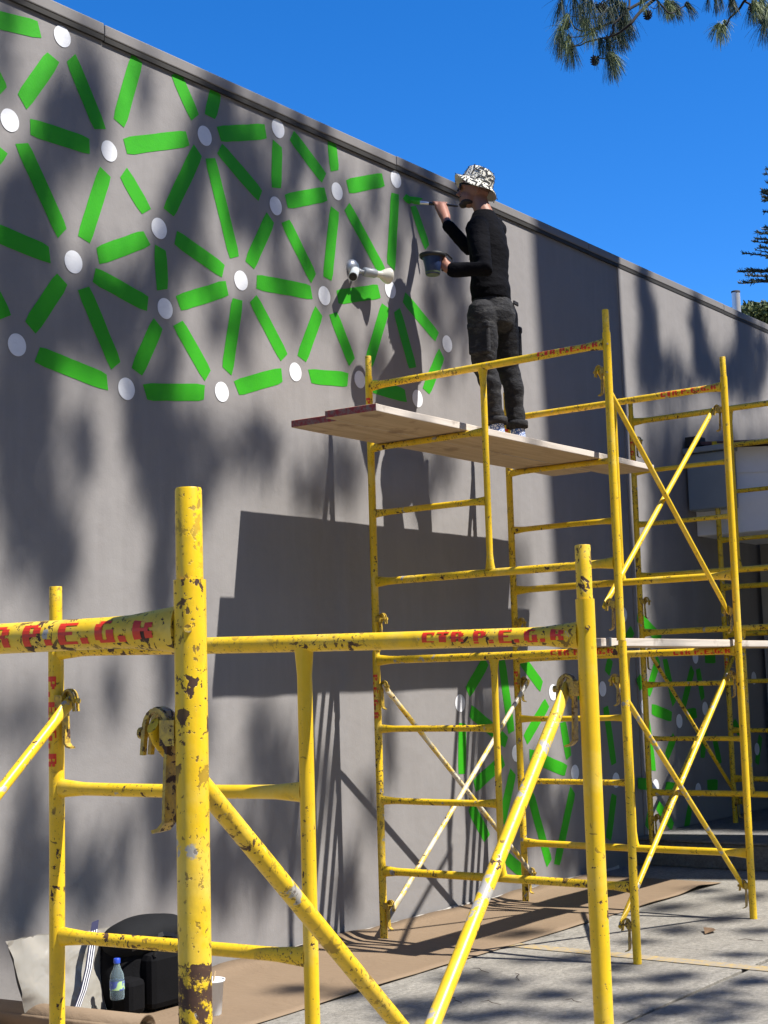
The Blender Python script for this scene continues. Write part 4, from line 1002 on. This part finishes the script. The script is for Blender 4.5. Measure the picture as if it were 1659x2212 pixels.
# denser crown over the porch end: keeps everything past the second frame pair in shade
for i in range(9):
    for j in range(15):
        x = 12.1 + .36 * i + rng.uniform(-.1, .1); z = 3.35 - .5 * j + rng.uniform(-.1, .1)
        bough(x, z, .34, .44, rng.uniform(11, 15), 1.1)
for px, py, rx, ry in ((1005, 2110, 64, 9), (1090, 2120, 60, 8), (960, 2165, 80, 10), (1190, 2150, 60, 10), (1450, 2112, 70, 8), (1530, 2150, 90, 10), (1400, 2190, 90, 10), (1100, 2185, 60, 10), (1610, 2062, 40, 6), (1300, 2120, 46, 8), (900, 2195, 70, 8), (1240, 2195, 60, 9), (1560, 2200, 60, 8), (1030, 2150, 50, 7), (1150, 2075, 40, 5), (1250, 2070, 50, 5), (1330, 2090, 50, 6), (1480, 2180, 60, 8), (1620, 2120, 50, 7), (1350, 2160, 60, 7), (860, 2170, 50, 8), (1590, 2175, 50, 7), (1420, 2150, 40, 6), (1020, 2200, 60, 8),
                       (1460, 2010, 60, 6), (1560, 1985, 70, 7), (1450, 1960, 70, 7), (1600, 1940, 80, 8), (1520, 1925, 40, 5), (1640, 2010, 40, 6), (1380, 2035, 40, 6), (760, 2150, 50, 8), (640, 2140, 40, 8), (1120, 2020, 60, 8)):
    gp(px, py, rx, ry)
# the rest of the shade round the frame (never over the near frames)
for i in range(150):
    x = rng.uniform(-6, 15); y = rng.uniform(-16, 4.0)
    if -1.5 < x < 9.8 and y > -1.0: continue
    k = WY - y
    bough(x - .28 * k, -1.55 * k, rng.uniform(.3, .7), rng.uniform(.3, .7), rng.uniform(15, 22), .8)

tall = thing('pine_tree', (13.75, -4.5, 0), 'tall pine standing off to the right whose boughs shade the wall', 'tree', 'pine trees around the building')
def trunk_mesh(base, h, r0, r1, seed, n=18, m=26, lean=(0, 0)):
    mb = MB(); rings = []
    for i in range(m + 1):
        t = i / m
        c = Vector(base) + Vector((lean[0] * t + .10 * noise.noise((seed, t * 3, 0)), lean[1] * t + .10 * noise.noise((seed, t * 3, 9)), h * t))
        r = r0 + (r1 - r0) * t + .5 * r0 * max(0, .04 - t) / .04
        rings.append((c, Vector((1, 0, 0)), Vector((0, 1, 0)), r * (1 + .08 * noise.noise((seed, t * 22, 3))), r * (1 + .06 * noise.noise((seed, t * 16, 5)))))
    mb.loft(rings, n); return mb
mb = MB(); mb.path([(14.2, -4.5, 0), (14.0, -4.5, 7), (13.75, -4.5, 12), (13.53, -4.5, 15.8), (13.36, -4.5, 18.5), (13.22, -4.5, 21), (12.9, -4.4, 28)], [.52, .47, .43, .41, .40, .38, .1], 16); put('trunk', mb, mbark, tall)
near = thing('pine_tree', (11.975, 1.99, 0), 'unseen thick pine trunk added beside the porch step to shade the wall', 'tree', 'pine trees around the building')  # unseen trunk, added so the shade on the wall ends in a crisp edge
put('trunk', trunk_mesh((11.975, 1.99, 0), 20, .53, .50, 3, 20, 30), mbark, near)
nq = 2600; q_ = rng.normal(size=(nq, 3)) * np.array([1.5, 1.5, 1.6]) + np.array([12.0, 1.7, 20.5])
D = unit(rng.normal(size=(nq, 3)) + np.array([0, 0, -.5])) * .26; quads(q_, D, unit(np.cross(D, rng.normal(size=(nq, 3)))) * .013, mpine, 'needles', near, kind='stuff')
P = np.concatenate(needP); n = len(P)
# long drooping needle tufts
D = unit(rng.normal(size=(n, 3)) * np.array([.7, .7, .4]) + np.array([0, 0, -.55])) * rng.uniform(.16, .30, n)[:, None]
Wd = unit(np.cross(D, rng.normal(size=(n, 3)))) * rng.uniform(.010, .016, n)[:, None]
quads(P - D / 2, D, Wd, mpine, 'needles', tall, kind='stuff')
lb = MB(); rl = random.Random(3)
for i, (c, rx, rz) in enumerate(limbs):
    if rl.random() < .5:
        e = c + Vector(SV).normalized() * rl.uniform(.8, 1.6) + Vector((rl.uniform(-.1, .1), rl.uniform(-.1, .1), 0))
        lb.path([c, c.lerp(e, .5) + Vector((0, 0, .03)), e], [.006, .012, .018], 5)
o = put('boughs', lb, mbark, tall); o['kind'] = 'stuff'

# --- unseen trees added behind the viewer: keeps the low sky off the wall
mleaf = leafmat('broad_leaf', (.030, .055, .016), (.06, .085, .025), .8)
def crown(c, rad, n, size, flat=.8):
    lobes = 26; L = unit(rng.normal(size=(lobes, 3))) * rng.uniform(.35, .95, lobes)[:, None]; L[:, 2] *= flat
    k = rng.integers(0, lobes, n); q = unit(rng.normal(size=(n, 3))) * (rng.uniform(.55, 1, n) ** .5)[:, None] * rng.uniform(.22, .38, lobes)[k][:, None]
    P = (L[k] + q) * rad + np.array(c)
    D = unit(rng.normal(size=(n, 3)) + np.array([0, 0, -.3])) * (size * rng.uniform(.6, 1.3, n))[:, None]
    Wv = unit(np.cross(D, rng.normal(size=(n, 3)))) * (size * .32)
    return P, D, Wv
for i, (x, y, h, r) in enumerate(((-11, -13, 17, 7), (-3, -15, 18.5, 7), (4, -15, 18, 7), (11, -15.5, 19, 7), (19, -14, 18, 7), (26, -6, 17, 6.5), (-15, -4, 15, 6.5))):
    t = thing('sky_blocker_tree', (x, y, 0), 'unseen dark leafy tree added to cut sky light on the wall, %s in the row' % ('second', 'third', 'fourth', 'fifth', 'sixth', 'last', 'first')[i], 'tree', 'unseen trees added to cut sky light')
    put('trunk', trunk_mesh((x, y, 0), h * .7, .3, .14, i + 20, 12, 10), mbark, t)
    P_, D_, W_ = crown((x, y, h * .52), r, 7500, .75, 1.2); q = quads(P_, D_, W_, mleaf, 'crown', t, kind='stuff')

# --- boughs of long needles hanging into the top of the picture
hang = thing('pine_tree', (24, 4, 0), 'pine with long drooping needles and small cones hanging into the top right of the sky', 'tree', 'pine trees around the building')
put('trunk', trunk_mesh((24, 4.2, 0), 13, .38, .2, 8), mbark, hang)
DEP = 14.0
def dp(px, py, dd=0):
    d = ROT @ np.array([px - IW / 2, py - IH / 2, IF]); return Vector(CAM + d / IF * (DEP + dd))
twm = plain('twig_bark', (.011, .008, .007), .9, .3, 20)
pale = leafmat('pale_needles', (.075, .11, .035), (.20, .24, .09), 6); dk = leafmat('dark_needles', (.016, .030, .016), (.05, .075, .032), 6)
tuftP = {0: [], 1: []}
def twig(pts, r0=.012, r1=.006, dd=0, wob=.7):
    q = [dp(p[0], p[1], dd + wob * noise.noise((p[0] * .01, p[1] * .01, 2))) for p in pts]; n_ = len(q)
    # smooth the polyline
    Q = []
    for i in range(n_ - 1):
        for t in (0, .25, .5, .75):
            p0, p1, p2, p3 = q[max(i - 1, 0)], q[i], q[i + 1], q[min(i + 2, n_ - 1)]
            Q.append(.5 * ((2 * p1) + (p2 - p0) * t + (2 * p0 - 5 * p1 + 4 * p2 - p3) * t * t + (3 * p1 - p0 - 3 * p2 + p3) * t ** 3))
    Q.append(q[-1])
    mb = MB(); m_ = len(Q); mb.path(Q, [r0 + (r1 - r0) * i / (m_ - 1) for i in range(m_)], 7)
    put('twig', mb, twm, hang)
def tuft(px, py, n, ln, dx, dy, spread=.45, mat=0, dd=0):
    """needles drooping from one shoot: ln px long, heading dx, dy in the picture plane"""
    c = np.array(dp(px, py, dd)); k = DEP / IF
    R_, D_ = ROT[:, 0], ROT[:, 1]
    base = R_ * dx + D_ * dy; base /= np.linalg.norm(base)
    v = unit(base + rng.normal(size=(n, 3)) * spread) * (ln * k * rng.uniform(.6, 1.08, n))[:, None]
    p = c + rng.normal(size=(n, 3)) * ln * k * .07 - base * ln * k * .06
    side = unit(np.cross(v, rng.normal(size=(n, 3)))) * .0021
    for a, b, f in ((0, .42, 0), (.42, .75, .32), (.75, 1, .9)):       # three segments, drooping
        g0 = np.array([0, 0, -1]) * (ln * k * a * a * .42); g1 = np.array([0, 0, -1]) * (ln * k * b * b * .42)
        tuftP[mat].append((p + v * a + g0, v * (b - a) + g1 - g0, side * (1.1 - .5 * a)))
# main boughs (picture places measured from the photograph)
T = lambda x, y: (713 + x * .1819, y * .1819)
Z = lambda x, y: (1179.6 + x * .1819, y * .1819)
twig([Z(1500, -160), Z(1250, 20), Z(1100, 160), Z(1020, 265), Z(960, 320), Z(850, 400), Z(740, 440), Z(620, 465), Z(480, 500), Z(400, 540), Z(300, 548)], .018, .005)
twig([Z(1270, -40), Z(1000, 100), Z(890, 210), Z(760, 275), Z(640, 320), Z(540, 345), Z(440, 368), Z(370, 350), Z(320, 300), Z(270, 200), Z(235, 150)], .016, .004, .4)
twig([Z(640, 330), Z(500, 410), Z(420, 505), Z(330, 546)], .007, .004, .3)
twig([Z(560, 380), Z(430, 430), Z(300, 440), Z(260, 410)], .006, .004, .2)
twig([Z(430, 370), Z(420, 400), Z(395, 435)], .005, .004)
twig([Z(620, 465), Z(630, 560), Z(650, 630), Z(610, 685), Z(580, 690)], .007, .005)
twig([Z(610, 682), Z(680, 695), Z(730, 680), Z(760, 655)], .007, .005)
twig([Z(880, 210), Z(800, 300), Z(800, 380), Z(760, 420)], .010, .006)
twig([Z(730, -60), Z(640, 50), Z(560, 120)], .007, .004, .5); twig([Z(990, -40), Z(990, 60), Z(975, 100)], .012, .008)
twig([Z(720, 120), Z(660, 190), Z(560, 215), Z(430, 210), Z(300, 190)], .006, .004, .4)
twig([Z(1290, -30), Z(1350, 40), Z(1410, 100), Z(1440, 145), Z(1500, 155), Z(1580, 105), Z(1670, 60)], .009, .006)
twig([Z(1240, 80), Z(1290, 105), Z(1330, 70), Z(1350, 30)], .004, .003); twig([Z(1190, 60), Z(1215, 110), Z(1220, 140)], .005, .004)
K2 = lambda x, y: (1426.4 + x * .1402, y * .1402)
twig([K2(1420, -120), K2(1290, 20), K2(1220, 130), K2(1130, 220), K2(1060, 290), K2(1050, 330), K2(1000, 400), K2(920, 405)], .014, .006)
twig([K2(1300, 20), K2(1420, 90), K2(1520, 190), K2(1600, 280), K2(1700, 360)], .010, .008); twig([K2(1470, -30), K2(1500, 90), K2(1560, 220)], .008, .006)
for px, py in (Z(1205, 158), Z(445, 245), Z(578, 700), Z(650, 75), Z(240, 270), Z(910, 270), K2(1570, 270), K2(1430, 100)):
    mb = MB(); c = dp(px, py, .2 * random.random()); mb.ellipsoid(c - ZZ * .015, ((1, 0, 0), (0, 1, 0), (0, 0, 1)), (.030, .030, .045), 9, 7)
    for q in range(40):
        t = q * 2.4; z = -.045 + .085 * q / 40; r = .034 * math.sqrt(max(.05, 1 - (z / .05) ** 2))
        mb.box(c - ZZ * .015 + Vector((math.cos(t) * r, math.sin(t) * r, z)), .014, .014, .008, (math.cos(t), math.sin(t), .4))
    put('pine_cone', mb, twm, hang)
for (x, y, n, ln, dx, dy, sp, mt) in (
    (190, -10, 40, 46, -.2, 1, .35, 0), (160, 60, 30, 40, -.3, 1, .3, 0), (330, -20, 60, 52, 0, 1, .4, 0), (450, -10, 60, 55, .1, 1, .4, 0), (400, 60, 30, 44, -.2, 1, .35, 0), (530, 20, 50, 50, 0, 1, .4, 0), (600, 60, 40, 50, .2, 1, .4, 0),
    (780, -20, 80, 60, 0, 1, .4, 0), (850, 20, 80, 62, .1, 1, .4, 0), (760, 110, 50, 46, .1, 1, .4, 0), (920, 60, 70, 62, .1, 1, .35, 0), (960, 150, 40, 50, .1, 1, .3, 0), (700, 40, 40, 44, 0, 1, .4, 0),
    (250, 190, 36, 42, -.5, .8, .4, 1), (230, 300, 44, 44, -.4, 1, .45, 1), (175, 330, 40, 46, -.5, 1, .5, 1), (190, 430, 46, 44, -.15, 1, .3, 0), (270, 440, 50, 50, .1, 1, .4, 1), (170, 420, 40, 44, -.1, 1, .22, 0), (290, 555, 60, 42, -.1, 1, .22, 0), (300, 560, 24, 42, .35, 1, .2, 0), (240, 500, 36, 30, -.4, 1, .4, 1),
    (450, 280, 46, 42, 0, 1, .45, 1), (500, 260, 46, 44, .2, 1, .4, 1), (560, 360, 50, 36, .1, 1, .5, 1), (640, 200, 36, 30, .2, 1, .5, 0), (430, 130, 30, 34, -.1, 1, .4, 0), (620, 250, 30, 26, .4, 1, .4, 1),
    (880, 310, 60, 46, .3, 1, .45, 0), (940, 280, 46, 36, .8, .7, .4, 0), (850, 430, 50, 34, .6, .8, .35, 0), (720, 450, 50, 34, .1, 1, .3, 0), (650, 470, 40, 34, .1, 1, .3, 0), (760, 470, 44, 34, .2, 1, .4, 0), (800, 400, 50, 40, .3, 1, .5, 0), (900, 420, 40, 30, .4, 1, .3, 0), (960, 330, 30, 30, .7, .8, .3, 0),
    (760, 645, 110, 46, .55, 1, .35, 1), (745, 665, 80, 46, .35, 1, .25, 0), (780, 650, 50, 34, .9, .6, .3, 1), (590, 710, 6, 18, .3, 1, .3, 0),
    (1130, -10, 40, 26, .2, 1, .5, 1), (1440, 20, 70, 30, .6, .9, .5, 1), (1500, 40, 60, 40, .7, .8, .4, 0), (1420, 60, 40, 30, .4, 1, .5, 1), (1440, 140, 30, 20, .5, 1, .4, 0), (1560, 110, 30, 18, .4, 1, .4, 0), (1330, 30, 30, 24, .2, 1, .5, 0)):
    tuft(*Z(x, y), int(n * 1.5), ln, dx, dy, sp, mt, .3 * rng.normal())
for (x, y, n, ln, dx, dy, sp, mt) in (
    (410, 60, 60, 32, .8, .8, .3, 0), (100, 40, 70, 34, .7, .7, .6, 1), (130, 100, 40, 24, .5, .9, .4, 0), (740, -30, 30, 26, -.1, 1, .2, 0), (860, -10, 40, 28, .1, 1, .2, 0), (1090, -20, 80, 34, .2, 1, .4, 0), (1130, 20, 50, 20, .2, 1, .25, 0), (920, -30, 30, 26, .3, 1, .2, 0),
    (910, 385, 60, 40, .05, 1, .3, 1), (880, 390, 50, 30, -.6, .6, .45, 1), (990, 330, 60, 26, .2, .9, .5, 1), (960, 400, 40, 30, .4, 1, .3, 1),
    (1400, 100, 60, 36, .1, 1, .3, 0), (1440, 30, 60, 40, .4, .9, .5, 1), (1560, 10, 90, 44, .4, .9, .5, 1), (1500, 100, 60, 38, .5, 1, .4, 0), (1620, 340, 70, 46, -.1, 1, .35, 0), (1660, 120, 70, 40, .1, 1, .5, 1), (1640, 330, 30, 26, -.6, .7, .3, 1)):
    tuft(*K2(x, y), int(n * 1.5), ln, dx, dy, sp, mt, .3 * rng.normal())
for mt, m_ in ((0, dk), (1, pale)):
    A = [np.concatenate([t[i] for t in tuftP[mt]]) for i in range(3)]
    quads(A[0], A[1], A[2], m_, 'needles', hang, kind='stuff')

# --- dark conifer reaching in at the right edge, rounded trees behind the roof
DEP = 34.0
con = thing('conifer_tree', tuple(dp(1735, 900).to_2d()) + (0,), 'dark tiered conifer with upturned branch tips at the right edge above the roof', 'tree')
cx_ = dp(1725, 700); mb = trunk_mesh((cx_.x, cx_.y, 0), 14, .28, .05, 31, 12, 14); put('trunk', mb, mbark, con)
mcon = leafmat('conifer_leaf', (.022, .034, .022), (.055, .07, .045), 2)
cp_, cd_, cw_ = [], [], []
def spray(px0, py0, px1, py1, up=10, n=150, dd=0, size=.085, thick=5):
    a, b = dp(px0, py0, dd), dp(px1, py1, dd + random.uniform(-1, 1) * .5); k = DEP / IF
    mb = MB(); mid = a.lerp(b, .6) - ZZ * up * k * .25; mb.path([a, mid, b], [.03, .02, .006], 6); put('branch', mb, twm, con)
    t = rng.uniform(.12, 1, n); base = np.array([np.array(a) * (1 - u) ** 2 + 2 * u * (1 - u) * np.array(mid) + u * u * np.array(b) for u in t])
    base += rng.normal(size=(n, 3)) * k * thick * (.35 + .65 * (1 - t))[:, None] * np.array([1, 1, .6])
    d = np.array(b - a); d /= np.linalg.norm(d)
    v = unit(d * .8 + rng.normal(size=(n, 3)) * .45 + np.array([0, 0, .35])) * (size * rng.uniform(.6, 1.3, n))[:, None]
    cp_.append(base); cd_.append(v); cw_.append(unit(np.cross(v, rng.normal(size=(n, 3)))) * size * .16)
EX = lambda x, y: (1426.4 + x * .1736, 329.2 + y * .1736)
for a in ((1500, 1330, 1015, 1255, -6, 90), (1480, 1300, 1180, 1215, 4, 60), (1450, 1140, 1170, 1115, -4, 110), (1480, 1110, 1190, 1075, -5, 130), (1460, 1070, 1200, 1000, -6, 130), (1470, 990, 1290, 960, -6, 120), (1460, 950, 1310, 930, -4, 100),
          (1500, 1480, 985, 1484, -4, 200), (1480, 1490, 1090, 1462, -4, 160), (1470, 1560, 1075, 1535, -5, 190), (1450, 1580, 985, 1630, -8, 170), (1470, 1570, 1130, 1600, -5, 160), (1480, 1290, 1240, 1180, -6, 90),
          (1500, 720, 1270, 500, -8, 260), (1480, 640, 1290, 600, -6, 260), (1490, 760, 1300, 740, -5, 160), (1500, 560, 1280, 480, -6, 200), (1480, 300, 1300, 270, -3, 100), (1480, 230, 1320, 215, -3, 110), (1480, 400, 1330, 380, -3, 60), (1480, 1200, 1250, 1190, -4, 120), (1500, 1350, 1330, 1310, -5, 140),
          (1520, 1020, 1330, 1010, -4, 200), (1520, 1150, 1320, 1130, -4, 200), (1500, 660, 1280, 560, -4, 200)):
    p0, p1 = EX(a[0], a[1]), EX(a[2], a[3]); spray(p0[0] + 60, p0[1] + 4, p1[0], p1[1], a[4], int(a[5] * 1.0), thick=2.2)
quads(np.concatenate(cp_), np.concatenate(cd_), np.concatenate(cw_), mcon, 'foliage', con, kind='stuff')
DEP = 42.0
mrd = leafmat('round_tree_leaf', (.045, .065, .018), (.11, .13, .04), 1.1)
for nm, px, py, r, lab in (('a', 1592, 668, 1.0, 'small rounded green treetop just left of the vent pipe above the roof'), ('b', 1648, 655, .86, 'higher rounded green treetop at the right edge above the roof'), ('c', 1640, 690, .9, 'lower yellowish green tree mass right of the vent pipe'), ('d', 1615, 672, .8, 'rounded green tree right behind the vent pipe')):
    c = dp(px, py + 26); t = thing('rounded_tree', (c.x, c.y, 0), lab, 'tree', 'rounded trees beyond the roof')
    put('trunk', trunk_mesh((c.x, c.y, 0), c.z - .2, .14, .07, 40 + px, 10, 8), mbark, t)
    P_, D_, W_ = crown((c.x, c.y, c.z - .1), r * .78, 3600, .12, .8); quads(P_, D_, W_, mrd, 'crown', t, kind='stuff')
